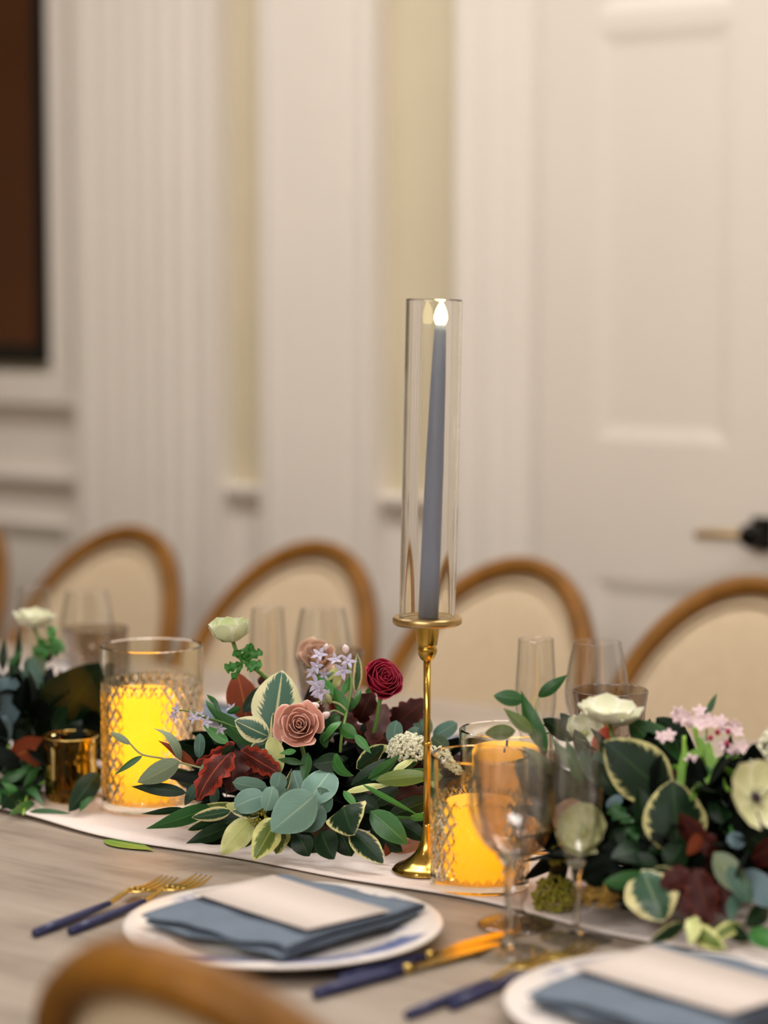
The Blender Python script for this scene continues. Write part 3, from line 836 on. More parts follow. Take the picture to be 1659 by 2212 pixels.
o = mesh('hurricane_vase', V1[0], V1[1], M['glass_cut'], smooth=False); o.location = (pL.x, pL.y, HB)
tag(o, 'tall diamond-cut glass hurricane holding a yellow candle at left', 'hurricane glass', 'diamond-cut hurricane glasses')
pillar('glowing yellow pillar candle inside the tall left hurricane glass', (pL.x - RT.x * .012, pL.y - RT.y * .012, HB + .0085), .0385, .130, .36)
V2 = hurricane_mesh(.0510, .134, 28)
pF = on_z(1036, 1917)
o = mesh('hurricane_vase', V2[0], V2[1], M['glass_cut'], smooth=False); o.location = (pF.x, pF.y, HB)
tag(o, 'diamond-cut glass hurricane beside the brass candlestick foot', 'hurricane glass', 'diamond-cut hurricane glasses')
pillar('glowing yellow pillar candle inside the hurricane beside the brass candlestick', (pF.x, pF.y, HB + .0085), .0370, .080, .42)
pB = on_z(1092, 1846)
o2 = o.copy(); COL.objects.link(o2); o2.location = (pB.x, pB.y, HB)
tag(o2, 'diamond-cut glass hurricane half hidden behind another, beside green sprig', 'hurricane glass', 'diamond-cut hurricane glasses')
pillar('yellow pillar candle in the hindmost of the two right hurricanes', (pB.x, pB.y, HB + .0085), .0370, .108, .30)

# faceted gold votive at left
def votive():
    n = 14; V, Fc = [], []
    prof = [(.027, 0), (.0315, .006), (.0315, .062), (.0325, .074), (.0335, .076), (.0325, .0775), (.031, .075), (.0295, .062), (.0295, .007), (.001, .006)]
    nt_ = n * 2
    for i, (r, z) in enumerate(prof):
        for k in range(nt_):
            a = 2 * PI * k / nt_ + (.11 if i % 2 else 0)
            rr = r * (.88 if (k % 2 and 0 < i < 4) else 1)
            V.append((rr * math.cos(a), rr * math.sin(a), z))
    for i in range(len(prof) - 1):
        for k in range(nt_):
            l = (k + 1) % nt_; Fc.append((i * nt_ + k, i * nt_ + l, (i + 1) * nt_ + l, (i + 1) * nt_ + k))
    Fc.append(tuple(range(nt_ - 1, -1, -1)))
    t = empty('votive_holder', tuple(on_z(154, 1733) + Vector((0, 0, .004))), 0, 'small faceted gold glass votive holder beside the tall left hurricane', 'votive holder')
    mesh('cup', V, Fc, M['glass_gold'], t, smooth=False)
    V, Fc = tube([(.0332 * math.cos(2 * PI * k / 48), .0332 * math.sin(2 * PI * k / 48), .0768) for k in range(49)], .0010, 6, False); mesh('gilt_rim', V, Fc, M['gold'], t)
votive()

# ------------------------------------------------------------------ leaves and flowers
def leaf_geo(p0, p1, width, roll=0.0, curl=.10, fold=.12, shape='oval', wave=0.0, nrm=None, nl=10, nw=6, seed=0, twist=0.0):
    p0, p1 = Vector(p0), Vector(p1); ax = p1 - p0; Ln = ax.length
    if Ln < 1e-5: ax = Vector((0, 0, 1)); Ln = .01
    a = ax.normalized()
    n = nrm if nrm is not None else (C0 - (p0 + p1) / 2)
    n = (n - a * n.dot(a)).normalized(); n = Matrix.Rotation(math.radians(roll), 3, a) @ n
    rnd = random.Random(seed)
    ph = rnd.random() * 6
    V, uv, Fc = [], [], []
    for i in range(nl + 1):
        t = i / nl
        if shape == 'oval': wf = (math.sin(PI * t ** .85)) ** .72 if 0 < t < 1 else 0
        elif shape == 'round': wf = (1 - (2 * t - 1) ** 2) ** .5 if 0 < t < 1 else 0
        elif shape == 'lance': wf = math.sin(PI * t ** .75) ** 1.0 if 0 < t < 1 else 0
        elif shape == 'heart': wf = min(1, (t * 9) ** .5) * (1 - t ** 1.7) ** .72
        elif shape == 'petal': wf = min(1, .25 + 1.15 * t) * (1 - max(0, (t - .62) / .38) ** 2.4) ** .5
        elif shape == 'oak':
            wf = math.sin(PI * t ** .85) ** .6 if 0 < t < 1 else 0
            wf *= 1 + .16 * math.sin(t * 34 + ph)
        elif shape == 'frill':
            wf = (t ** .7) * (1 - max(0, (t - .75) / .25) ** 2) ** .5 * (1 + .28 * math.sin(t * 22 + ph))
        else: wf = 1
        wf = max(wf, .02)
        nn = Matrix.Rotation(math.radians(twist * t), 3, a) @ n; side = a.cross(nn)
        for j in range(nw + 1):
            s = j / nw * 2 - 1
            off_ = nn * (curl * Ln * 4 * t * (1 - t)) + nn * (-fold * abs(s) * width * wf * .5)
            off_ += nn * (wave * width * math.sin(t * 15 + ph + (2 if s > 0 else 0)) * abs(s) ** 1.5)
            V.append(p0 + ax * t + side * (s * width * .5 * wf) + off_)
            uv.append((j / nw, t))
    for i in range(nl):
        for j in range(nw):
            q = i * (nw + 1) + j; Fc.append((q, q + 1, q + nw + 2, q + nw + 1))
    for v in V:
        if v.z < TZ + .0075: v.z = TZ + .0075
    return V, Fc, uv

LN = dict(euc='eucalyptus_leaf', eucd='eucalyptus_leaf', eucb='eucalyptus_leaf', grey='eucalyptus_leaf', dark='dark_leaf', shade='shaded_inner_leaf', gloss='magnolia_leaf', green='green_leaf',
          bright='bright_leaf', lime='lime_leaf', olive='olive_leaf', var='variegated_leaf', var2='variegated_leaf', dvar='variegated_leaf', cream='cream_leaf', ovar='variegated_leaf',
          rust='brown_leaf', maroon='maroon_leaf', red='red_leaf', orange='orange_petal', tan='brown_leaf')
SHAPE = dict(euc='round', eucd='round', eucb='round', grey='oval', red='oak', maroon='oak', lime='lance', olive='lance', shade='oval', var='oval', var2='oval', gloss='oval', cream='oval')
_seed = [0]
def leaves(t, specs, d0):
    off = Vector(t.location)
    for sp in specs:
        k, x0, y0, e0, x1, y1, e1, wpx = sp[:8]
        o = dict(sp[8]) if len(sp) > 8 else {}
        _seed[0] += 1
        a = P(x0, y0, d0 + e0); b_ = P(x1, y1, d0 + e1)
        wd = wpx * (d0 + (e0 + e1) / 2) / F
        shp = o.pop('shape', SHAPE.get(k, 'oval'))
        wv = o.pop('wave', .16 if k in ('red',) else .06 if k in ('maroon', 'cream', 'ovar') else .015)
        rl = o.pop('roll', random.uniform(-22, 22)); cl = o.pop('curl', random.uniform(.02, .14))
        V, Fc, uv = leaf_geo(a, b_, wd, rl, cl, o.pop('fold', .18), shp, wv, seed=_seed[0], twist=o.pop('twist', random.uniform(-15, 15)),
                             nl=18 if shp in ('oak', 'frill') else 10)
        mesh(LN[k], V, Fc, LM[k], t, uv=uv, off=off)

def stem(t, pts, r, m='stem', name='stem', parent=None):
    V, Fc = tube(smooth_path(pts, 5), r, 7); return mesh(name, V, Fc, M[m], parent or t, off=Vector(t.location))

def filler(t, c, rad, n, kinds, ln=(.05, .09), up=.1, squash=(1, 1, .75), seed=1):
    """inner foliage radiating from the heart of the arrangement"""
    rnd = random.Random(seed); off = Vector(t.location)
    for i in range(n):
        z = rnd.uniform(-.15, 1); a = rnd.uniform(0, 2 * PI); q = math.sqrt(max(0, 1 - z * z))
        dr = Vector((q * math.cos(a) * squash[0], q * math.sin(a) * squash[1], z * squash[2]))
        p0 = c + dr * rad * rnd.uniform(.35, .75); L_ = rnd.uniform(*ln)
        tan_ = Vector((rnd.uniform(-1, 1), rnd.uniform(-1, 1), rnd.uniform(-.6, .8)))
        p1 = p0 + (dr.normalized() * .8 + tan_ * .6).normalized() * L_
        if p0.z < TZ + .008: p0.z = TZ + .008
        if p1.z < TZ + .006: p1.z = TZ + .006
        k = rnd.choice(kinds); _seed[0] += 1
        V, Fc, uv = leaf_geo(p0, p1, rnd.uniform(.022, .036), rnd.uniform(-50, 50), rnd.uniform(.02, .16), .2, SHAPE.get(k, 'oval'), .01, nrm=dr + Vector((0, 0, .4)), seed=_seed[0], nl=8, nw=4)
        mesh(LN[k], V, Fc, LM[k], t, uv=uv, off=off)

def frame_of(axis):
    a = Vector(axis).normalized(); u = a.orthogonal().normalized(); return u, a.cross(u), a
def cup_petal(c, axis, ang, span, r, h, flare, lip=0.0, nl=7, nw=8, narrow=.5, wob=0, base=.30):
    """petal wrapped round an axis: bulging cup with a flaring, slightly rolled rim"""
    u, v, a = frame_of(axis); V, uv, Fc = [], [], []
    for i in range(nl + 1):
        t = i / nl
        rr = r * (base + (1 - base) * math.sin(min(1, t * 1.25) * PI / 2)) + flare * t ** 3
        for j in range(nw + 1):
            s = j / nw * 2 - 1
            wf = (narrow + (1 - narrow) * math.sin(PI * min(1, .12 + t * .75)))
            an = ang + s * span / 2 * wf
            hh = h * t * (1 - .16 * abs(s) ** 3) - lip * max(0, t - .75) ** 2 * 16 * .25
            rj = rr * (1 + .06 * s * s * t) + wob * math.sin(s * 5 + ang * 3) * t
            V.append(c + (u * math.cos(an) + v * math.sin(an)) * rj + a * hh); uv.append((j / nw, t * .9 + .05))
    for i in range(nl):
        for j in range(nw):
            q = i * (nw + 1) + j; Fc.append((q, q + 1, q + nw + 2, q + nw + 1))
    return V, Fc, uv

def rose(t, c, axis, rad, m, name, label, n=22, heart=.16, hfac=1.25, seed=2, pw=1.15):
    off = Vector(t.location); rnd = random.Random(seed)
    a = Vector(axis).normalized(); base = c - a * rad * .75
    u, v, _ = frame_of(a)
    # receptacle + sepals
    V, Fc = tube([base - a * rad * .25, base, base + a * rad * .12], [rad * .12, rad * .30, rad * .34], 12)
    ro = mesh(name, V, Fc, M['stem'], t, off=off); ro['label'] = label
    for i in range(n):
        f = i / (n - 1)
        r = rad * (heart * .35 + (.92 - heart * .35) * f ** pw)
        h = rad * hfac * (1.0 - .10 * f - .18 * f ** 3 - .10 * (1 - f) ** 3)
        span = 3.1 - 1.25 * f
        fl = rad * (.015 + .30 * max(0, f - .5) ** 1.3)
        V, Fc, uv = cup_petal(base, a, i * 2.3999 + rnd.uniform(-.2, .2), span, r, h, fl, lip=rad * .16 * f, narrow=.55, wob=rad * .03 * f, base=.30 + .35 * (1 - f), nl=8, nw=10)
        p = mesh('petal', V, Fc, m, ro, uv=uv, off=off)
        md = p.modifiers.new('s', 'SOLIDIFY'); md.thickness = .0005
    for i in range(5):
        an = i * 2 * PI / 5; dr = u * math.cos(an) + v * math.sin(an)
        V, Fc, uv = leaf_geo(base, base + dr * rad * .85 + a * rad * .15, rad * .32, 0, .1, .2, 'lance', nrm=-a, nl=6, nw=4)
        mesh('sepal', V, Fc, LM['bright'], ro, uv=uv, off=off)
    return ro

def open_flower(t, c, axis, rad, n, m, name, label, cup=.5, wid=.95, centre='anther_y', rings=2, stamens=14, seed=1):
    """anemone-like bloom: broad petals round a knob of stamens. cup 0 flat .. 1 closed"""
    off = Vector(t.location); u, v, a = frame_of(axis); rnd = random.Random(seed)
    V, Fc = solid_lathe([(.001, 0), (rad * .13, rad * .02), (rad * .15, rad * .10), (rad * .08, rad * .17), (.001, rad * .18)], 12)
    Rm = Matrix((u, v, a)).transposed()
    bo = mesh(name, [c + Rm @ Vector(q) for q in V], Fc, M[centre], t, off=off); bo['label'] = label
    for rg in range(rings):
        for k in range(n):
            an = (k + .5 * rg) * 2 * PI / n + rnd.uniform(-.12, .12)
            dr = u * math.cos(an) + v * math.sin(an)
            cp = min(1.5, (cup + .12 * rg) * PI / 2 + rnd.uniform(-.08, .08))
            d = dr * math.cos(cp) + a * math.sin(cp)
            nr = a * math.cos(cp) - dr * math.sin(cp)
            s_ = rad * (1 - .10 * rg) * rnd.uniform(.94, 1.05)
            V, Fc, uv = leaf_geo(c + dr * rad * .06, c + dr * rad * (.06 + .18 * cup) + d * s_, s_ * wid, rnd.uniform(-8, 8), -.16 - .10 * cup, -.22, 'petal', .03, nrm=nr, nl=8, nw=6, seed=k + rg * 9)
            p = mesh('petal', V, Fc, m, bo, uv=uv, off=off)
    for k in range(stamens):
        an = k * 2.4; dr = u * math.cos(an) + v * math.sin(an); q = rad * rnd.uniform(.18, .30)
        V, Fc = tube([c + dr * rad * .1, c + dr * q * .9 + a * rad * .14, c + dr * q + a * rad * .20], [rad * .008, rad * .008, rad * .022], 5)
        mesh('stamen', V, Fc, M[centre], bo, off=off)
    return bo

def star(t, c, axis, rad, m, name='star_flower', label=None, wid=.42, cup=.2, centre='p_blue'):
    off = Vector(t.location); u, v, a = frame_of(axis); ph = random.uniform(0, 6)
    V, Fc = tube([c - a * rad * .75, c - a * rad * .2, c + a * rad * .10], [rad * .07, rad * .12, rad * .16], 7)
    so = mesh(name, V, Fc, M[centre], t, off=off)
    if label: so['label'] = label
    for k in range(5):
        an = ph + k * 2 * PI / 5; dr = u * math.cos(an) + v * math.sin(an); cp = cup + random.uniform(-.15, .15)
        d = dr * math.cos(cp) + a * math.sin(cp); nr = a * math.cos(cp) - dr * math.sin(cp)
        V, Fc, uv = leaf_geo(c + dr * rad * .05, c + d * rad, rad * wid, random.uniform(-10, 10), .06, .15, 'lance', nrm=nr, nl=6, nw=4)
        mesh('petal', V, Fc, m, so, uv=uv, off=off)
    return so

def bud(t, p0, p1, r, m):
    a, b_ = Vector(p0), Vector(p1)
    V, Fc = tube([a + (b_ - a) * f for f in (0, .15, .45, .75, 1)], [r * .35, r * .7, r, r * .85, r * .15], 8)
    return mesh('flower_bud', V, Fc, m, t, off=Vector(t.location))

def cluster(t, c, rx, n, size, m, name, label, stretch=(1, 1, 1), spike=None, seed=1):
    """countless tiny florets or seeds packed in one head"""
    off = Vector(t.location); rnd = random.Random(seed); V, Fc = [], []
    oct_ = [Vector(q) for q in ((1, 0, 0), (-1, 0, 0), (0, 1, 0), (0, -1, 0), (0, 0, 1), (0, 0, -1))]
    of = [(0, 2, 4), (2, 1, 4), (1, 3, 4), (3, 0, 4), (2, 0, 5), (1, 2, 5), (3, 1, 5), (0, 3, 5)]
    for i in range(n):
        if spike is not None:
            s = rnd.random(); a = rnd.uniform(0, 6.28); q0, q1 = spike; ax = (q1 - q0); u, v, _ = frame_of(ax)
            p = q0 + ax * s + (u * math.cos(a) + v * math.sin(a)) * rx * (1 - .75 * s) * rnd.uniform(.6, 1)
        else:
            z = rnd.uniform(-.5, 1); a = rnd.uniform(0, 6.28); q = math.sqrt(1 - z * z); k = rnd.uniform(.78, 1.03)
            p = c + Vector((q * math.cos(a) * rx * stretch[0], q * math.sin(a) * rx * stretch[1], z * rx * stretch[2])) * k
        if p.z < TZ + .006: p.z = TZ + .006
        s_ = size * rnd.uniform(.7, 1.3); b0 = len(V); rt = Matrix.Rotation(rnd.uniform(0, 6), 3, Vector((rnd.random(), rnd.random(), rnd.random() + .1)))
        V += [p + (rt @ q) * s_ for q in oct_]; Fc += [tuple(b0 + j for j in f) for f in of]
    o = mesh(name, V, Fc, m, t, smooth=False, off=off); o['kind'] = 'stuff'; o['label'] = label
    return o

def foam(t, c, rx, rz):
    V, Fc = solid_lathe([(.001, 0), (rx * .8, 0), (rx, rz * .3), (rx * .9, rz * .8), (rx * .5, rz), (.001, rz * 1.02)], 20)
    mesh('floral_foam', [Vector(v) + Vector((c.x, c.y, TZ + .0075)) for v in V], Fc, M['foam'], t, off=Vector(t.location))

def toward(c, up=.3, right=0.0):
    return ((C0 - c).normalized() + Vector((0, 0, up)) + RT * right).normalized()

# ------------------------------------------------------------------ middle arrangement
ct = on_z(650, 1775)
ARR = empty('flower_arrangement', tuple(ct), 0, 'middle flower arrangement with dusty pink rose, burgundy ranunculus and eucalyptus', 'flower arrangement', 'low floral arrangements on the runner')
D = 2.58
cc = P(650, 1690, D + .10); foam(ARR, ct, .06, .05)
filler(ARR, P(655, 1720, D + .10), .125, 90, ['shade', 'shade', 'shade', 'dark'], seed=4)
filler(ARR, P(820, 1725, D + .06), .08, 40, ['shade', 'shade', 'shade', 'maroon'], seed=5)
filler(ARR, P(540, 1700, D + .06), .07, 30, ['shade', 'shade', 'dark'], seed=6)
W = dict
leaves(ARR, [
    # back and upper leaves first
    ('rust', 533, 1555, .03, 512, 1452, .05, 72, W(roll=10, curl=.08)), ('dark', 524, 1540, .00, 586, 1474, .01, 34, W(roll=-20)),
    ('maroon', 560, 1480, .05, 575, 1458, .05, 22),
    ('maroon', 838, 1585, .06, 922, 1512, .05, 66, W(roll=-10, curl=.12, wave=.03)), ('maroon', 775, 1560, .04, 806, 1495, .03, 58), ('maroon', 800, 1610, .0, 835, 1520, .04, 46),
    ('maroon', 770, 1605, .02, 735, 1530, .03, 46), ('red', 728, 1540, .02, 712, 1488, .02, 26), ('maroon', 690, 1560, .03, 668, 1500, .03, 40), ('maroon', 855, 1600, .02, 800, 1590, .0, 30),
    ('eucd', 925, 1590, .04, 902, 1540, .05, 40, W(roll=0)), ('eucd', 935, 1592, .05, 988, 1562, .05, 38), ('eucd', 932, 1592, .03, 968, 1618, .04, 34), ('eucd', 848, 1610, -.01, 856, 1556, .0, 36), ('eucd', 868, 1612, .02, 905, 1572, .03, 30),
    ('var', 768, 1495, .03, 772, 1412, .04, 24, W(roll=30)), ('cream', 700, 1490, .06, 740, 1440, .06, 40),
    # variegated group left of the rose
    ('var2', 588, 1592, -.03, 610, 1448, -.01, 112, W(roll=8, curl=.05, fold=.12, twist=0)), ('var2', 582, 1592, -.05, 507, 1556, -.05, 56, W(roll=-5, curl=.08, twist=0)),
    ('cream', 583, 1590, -.06, 608, 1668, -.07, 40, W(roll=0, curl=.06)), ('var', 600, 1625, -.05, 590, 1540, -.05, 34, W(roll=35)), ('var', 590, 1600, -.02, 540, 1618, -.04, 34),
    ('green', 568, 1622, -.03, 446, 1522, -.02, 46, W(shape='lance', roll=-25, curl=.06)), ('bright', 494, 1606, -.05, 438, 1566, -.04, 26, W(shape='lance')), ('dark', 600, 1650, -.02, 500, 1590, -.02, 46),
    ('bright', 470, 1548, -.02, 444, 1512, -.01, 14, W(shape='lance')), ('bright', 472, 1520, -.01, 446, 1500, .0, 12, W(shape='lance')), ('green', 480, 1560, -.02, 460, 1505, -.01, 14, W(shape='lance')),
    # eucalyptus sprig over the candle glass
    ('grey', 392, 1642, -.06, 333, 1574, -.06, 30, W(roll=30, curl=.22, twist=40)), ('grey', 388, 1644, -.07, 297, 1690, -.08, 48, W(roll=-15, curl=.1)),
    ('grey', 283, 1608, -.06, 238, 1582, -.05, 16), ('green', 308, 1632, -.07, 248, 1674, -.07, 16, W(shape='lance', roll=30)),
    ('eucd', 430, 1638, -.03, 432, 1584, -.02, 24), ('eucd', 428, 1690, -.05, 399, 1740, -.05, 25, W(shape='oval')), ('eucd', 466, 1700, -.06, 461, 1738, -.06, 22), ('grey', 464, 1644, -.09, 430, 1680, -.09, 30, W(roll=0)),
    ('rust', 424, 1657, -.05, 342, 1600, -.05, 24, W(shape='lance', roll=20)), ('red', 385, 1632, -.05, 372, 1618, -.05, 14),
    # red ruffled oak leaves
    ('red', 506, 1604, -.07, 422, 1652, -.08, 32, W(roll=-35, curl=.14)), ('red', 502, 1622, -.08, 426, 1732, -.10, 62, W(roll=15, curl=.18, wave=.14)), ('maroon', 508, 1618, -.08, 498, 1712, -.09, 66, W(roll=0, curl=.15, wave=.12)),
    ('red', 520, 1620, -.06, 606, 1672, -.08, 52, W(roll=20, wave=.12)), ('maroon', 530, 1640, -.05, 575, 1680, -.06, 44), ('dark', 505, 1612, -.09, 478, 1630, -.09, 16),
    # dark blades at left bottom
    ('dark', 404, 1713, -.07, 284, 1699, -.06, 30, W(shape='lance', roll=20)), ('green', 462, 1742, -.09, 316, 1790, -.12, 40, W(shape='lance', roll=-10, curl=.05)), ('dark', 396, 1746, -.07, 306, 1758, -.08, 15, W(shape='lance')),
    ('dark', 495, 1782, -.11, 402, 1822, -.13, 36, W(shape='lance')), ('dvar', 470, 1770, -.10, 405, 1793, -.12, 24), ('ovar', 505, 1735, -.09, 408, 1744, -.09, 15, W(shape='lance')),
    ('var', 500, 1752, -.11, 414, 1766, -.12, 32, W(roll=-10)), ('dark', 540, 1760, -.09, 440, 1800, -.11, 56), ('shade', 530, 1790, -.09, 420, 1815, -.1, 44),
    ('cream', 545, 1768, -.12, 478, 1846, -.14, 58, W(roll=0, curl=.10, wave=.10)), ('cream', 540, 1756, -.12, 488, 1738, -.11, 30), ('var', 560, 1762, -.12, 500, 1752, -.12, 26), ('dvar', 548, 1792, -.12, 530, 1830, -.13, 26),
    ('ovar', 596, 1766, -.12, 548, 1858, -.15, 62, W(roll=-20, curl=.12, wave=.07, twist=20)), ('ovar', 612, 1780, -.10, 596, 1846, -.12, 46),
    # front eucalyptus
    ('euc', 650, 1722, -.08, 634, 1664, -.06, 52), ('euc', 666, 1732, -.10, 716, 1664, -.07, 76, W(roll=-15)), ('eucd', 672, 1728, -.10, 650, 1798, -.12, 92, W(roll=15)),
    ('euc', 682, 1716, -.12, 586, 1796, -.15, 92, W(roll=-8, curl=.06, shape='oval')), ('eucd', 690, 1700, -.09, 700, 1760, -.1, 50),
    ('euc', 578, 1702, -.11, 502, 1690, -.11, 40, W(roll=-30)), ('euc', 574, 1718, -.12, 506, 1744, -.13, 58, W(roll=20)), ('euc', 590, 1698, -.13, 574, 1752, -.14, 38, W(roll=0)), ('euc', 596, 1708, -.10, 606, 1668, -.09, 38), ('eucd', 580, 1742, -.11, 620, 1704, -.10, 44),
    ('var', 605, 1725, -.09, 630, 1660, -.08, 18, W(shape='lance', roll=30)),
    # beneath the rose and to the right
    ('bright', 640, 1622, -.10, 604, 1628, -.10, 14, W(shape='lance')), ('green', 655, 1650, -.08, 600, 1640, -.07, 16, W(shape='lance')), ('green', 665, 1625, -.07, 655, 1690, -.08, 26, W(shape='lance')),
    ('dark', 742, 1642, -.07, 676, 1652, -.07, 44), ('bright', 722, 1630, -.09, 764, 1676, -.11, 34, W(roll=25, curl=.28, twist=30)),
    ('dark', 758, 1696, -.08, 868, 1630, -.04, 36, W(shape='lance')), ('green', 795, 1682, -.09, 864, 1630, -.06, 26, W(shape='lance')), ('dvar', 770, 1660, -.06, 830, 1610, -.03, 44), ('cream', 790, 1625, -.03, 848, 1612, -.02, 24, W(shape='lance')),
    ('green', 842, 1672, -.07, 924, 1628, -.04, 24, W(shape='lance')), ('cream', 850, 1665, -.08, 895, 1640, -.06, 16), ('olive', 812, 1686, -.10, 936, 1676, -.08, 38, W(roll=-15, shape='oval')), ('green', 800, 1685, -.09, 930, 1660, -.05, 20, W(shape='lance')),
    ('cream', 745, 1712, -.10, 852, 1696, -.09, 18, W(shape='lance', roll=-30)), ('dark', 770, 1706, -.09, 850, 1690, -.07, 16, W(shape='lance')), ('maroon', 830, 1730, -.07, 938, 1706, -.05, 42), ('dark', 800, 1740, -.09, 862, 1700, -.07, 36),
    ('dark', 840, 1765, -.09, 938, 1722, -.06, 46), ('dark', 760, 1720, -.09, 820, 1752, -.1, 44), ('bright', 782, 1694, -.12, 905, 1762, -.11, 12, W(shape='lance')), ('bright', 884, 1766, -.11, 934, 1762, -.09, 18, W(shape='lance')), ('green', 830, 1764, -.12, 900, 1765, -.11, 8, W(shape='lance')),
    ('green', 800, 1752, -.13, 880, 1824, -.14, 56, W(roll=-10, curl=.08)), ('dark', 860, 1770, -.09, 922, 1815, -.10, 40), ('shade', 900, 1790, -.08, 938, 1760, -.06, 40), ('dark', 880, 1800, -.08, 935, 1800, -.08, 30),
    ('dvar', 742, 1742, -.13, 764, 1804, -.16, 104, W(roll=10, curl=.10, twist=10, shape='heart')), ('bright', 742, 1708, -.12, 770, 1742, -.13, 18),
    ('dvar', 758, 1792, -.13, 828, 1866, -.16, 58, W(roll=-15)), ('dark', 694, 1796, -.12, 722, 1856, -.15, 58), ('dark', 730, 1790, -.12, 760, 1850, -.13, 60), ('dark', 640, 1800, -.12, 668, 1850, -.13, 50), ('dark', 610, 1800, -.1, 700, 1840, -.12, 50), ('dark', 800, 1790, -.1, 870, 1840, -.12, 44),
    ('rust', 852, 1804, -.11, 832, 1850, -.12, 24), ('tan', 916, 1815, -.09, 848, 1842, -.11, 34, W(roll=30)),
    # bright stems' leaves under the lilac flowers
    ('bright', 733, 1568, -.05, 772, 1592, -.06, 32), ('bright', 766, 1586, -.06, 802, 1628, -.07, 20, W(shape='lance')), ('bright', 738, 1558, -.05, 698, 1604, -.06, 20, W(roll=40, curl=.2)), ('green', 698, 1580, -.05, 706, 1616, -.06, 24),
    ('bright', 748, 1542, -.03, 722, 1486, -.02, 32), ('bright', 728, 1508, -.02, 684, 1462, -.01, 28), ('green', 752, 1536, -.02, 762, 1506, -.02, 20), ('bright', 740, 1500, -.02, 760, 1460, -.01, 18), ('bright', 762, 1532, -.02, 782, 1486, .0, 12, W(shape='lance')), ('green', 715, 1560, -.03, 735, 1545, -.03, 24),
    ('green', 690, 1470, .0, 722, 1452, .01, 12, W(shape='lance')), ('green', 700, 1490, -.01, 720, 1466, .0, 14, W(shape='lance')), ('green', 520, 1528, -.02, 490, 1540, -.02, 16), ('olive', 420, 1540, -.02, 470, 1560, -.03, 8, W(shape='lance')),
], D)
stem(ARR, [P(455, 1664, D - .06), P(400, 1650, D - .065), P(350, 1638, D - .07), P(306, 1629, D - .065), P(282, 1607, D - .06)], .0011, 'stem_grey')
stem(ARR, [P(735, 1625, D - .05), P(738, 1590, D - .05), P(748, 1540, D - .03), P(758, 1490, D - .02), P(756, 1440, D)], .0018, 'stem')
stem(ARR, [P(748, 1535, D - .03), P(730, 1520, D - .03), P(700, 1515, D - .03), P(672, 1522, D - .04)], .0013, 'stem_grey')
stem(ARR, [P(744, 1545, D - .03), P(722, 1535, D - .03), P(705, 1545, D - .04)], .0013, 'stem_grey')
stem(ARR, [P(600, 1490, D + .0), P(578, 1467, D - .01), P(545, 1440, D - .02), P(522, 1425, D - .02), P(510, 1405, D - .02), P(503, 1385, D - .02)], .0023, 'stem')
stem(ARR, [P(520, 1575, D - .03), P(480, 1560, D - .03), P(440, 1548, D - .04), P(400, 1535, D - .04), P(378, 1536, D - .04)], .0009, 'stem')
# blooms
c_ = P(647, 1566, D - .085)
rose(ARR, c_, toward(c_, .18, -.05), .0272, M['p_rose'], 'rose', 'dusty pink rose in full bloom', n=19, pw=1.25)
stem(ARR, [P(652, 1610, D - .05), P(660, 1650, D - .04), P(665, 1700, D)], .0025)
c_ = P(826, 1470, D - .01)
rose(ARR, c_, toward(c_, .55, .45), .0225, M['p_ran'], 'ranunculus', 'burgundy ranunculus', n=30, heart=.12, hfac=1.5, seed=5, pw=.9)
stem(ARR, [P(822, 1500, D), P(815, 1550, D), P(800, 1620, D + .02)], .0024)
c_ = P(684, 1415, D + .14); rose(ARR, c_, toward(c_, .7, 0), .024, M['p_pale'], 'rose', 'pale blush rose at the back', n=16)
stem(ARR, [P(684, 1440, D + .14), P(690, 1500, D + .12), P(690, 1600, D + .08)], .0024)
c_ = P(500, 1386, D - .02); open_flower(ARR, c_, Vector((0, 0, 1)) + RT * -.12 - _fw * .10, .030, 6, M['p_green'], 'anemone', 'greenish white anemone on a tall stem', cup=.60, wid=.95, seed=3)
fr = P(527, 1430, D - .02)
for (x, y, w_) in ((486, 1446, 18), (508, 1404, 18), (546, 1390, 18), (566, 1406, 14), (566, 1440, 18), (500, 1468, 12), (535, 1398, 16), (548, 1448, 16)):
    leaves(ARR, [('bright', 528, 1430, -.02, x, y, -.03, w_ * 1.5, W(shape='frill', wave=.12))], D)
for (x, y, dd, s_, ax) in ((740, 1450, -.03, .0115, (.1, 0)), (752, 1428, -.01, .0105, (.6, .3)), (725, 1425, -.02, .010, (.9, -.3)), (690, 1414, -.01, .0105, (.8, -.2)), (684, 1440, -.02, .0105, (.3, -.8)), (676, 1452, -.01, .010, (.3, -.9)),
                           (690, 1492, -.03, .0125, (.0, .2)), (682, 1478, -.02, .0115, (.3, -.4)), (696, 1502, -.03, .011, (-.2, .4)), (700, 1457, .0, .008, (.3, 0)), (418, 1550, -.05, .0085, (.4, -.5)), (445, 1560, -.06, .008, (.1, .3)), (476, 1575, -.06, .0075, (-.4, .2)), (500, 1530, -.01, .007, (.5, -.6)), (382, 1532, -.04, .0075, (.3, -.7)), (377, 1546, -.04, .007, (-.3, -.5)), (431, 1546, -.04, .007, (.6, 0))):
    q = P(x, y, D + dd); star(ARR, q, toward(q, *ax), s_, M['p_blue'])
for (x0, y0, x1, y1, r_) in ((690, 1524, 664, 1526, .0042), (712, 1540, 692, 1552, .0042), (748, 1412, 745, 1392, .0042), (703, 1405, 706, 1390, .003)):
    bud(ARR, P(x0, y0, D - .045), P(x1, y1, D - .045), r_, M['p_pink'])
bud(ARR, P(715, 1520, D - .03), P(704, 1496, D - .03), .0038, M['stem_grey'])
cluster(ARR, P(884, 1620, D - .04), .0245, 900, .0019, M['floret'], 'scabious', 'fluffy white scabious head', (1.0, 1.0, .75), seed=2)
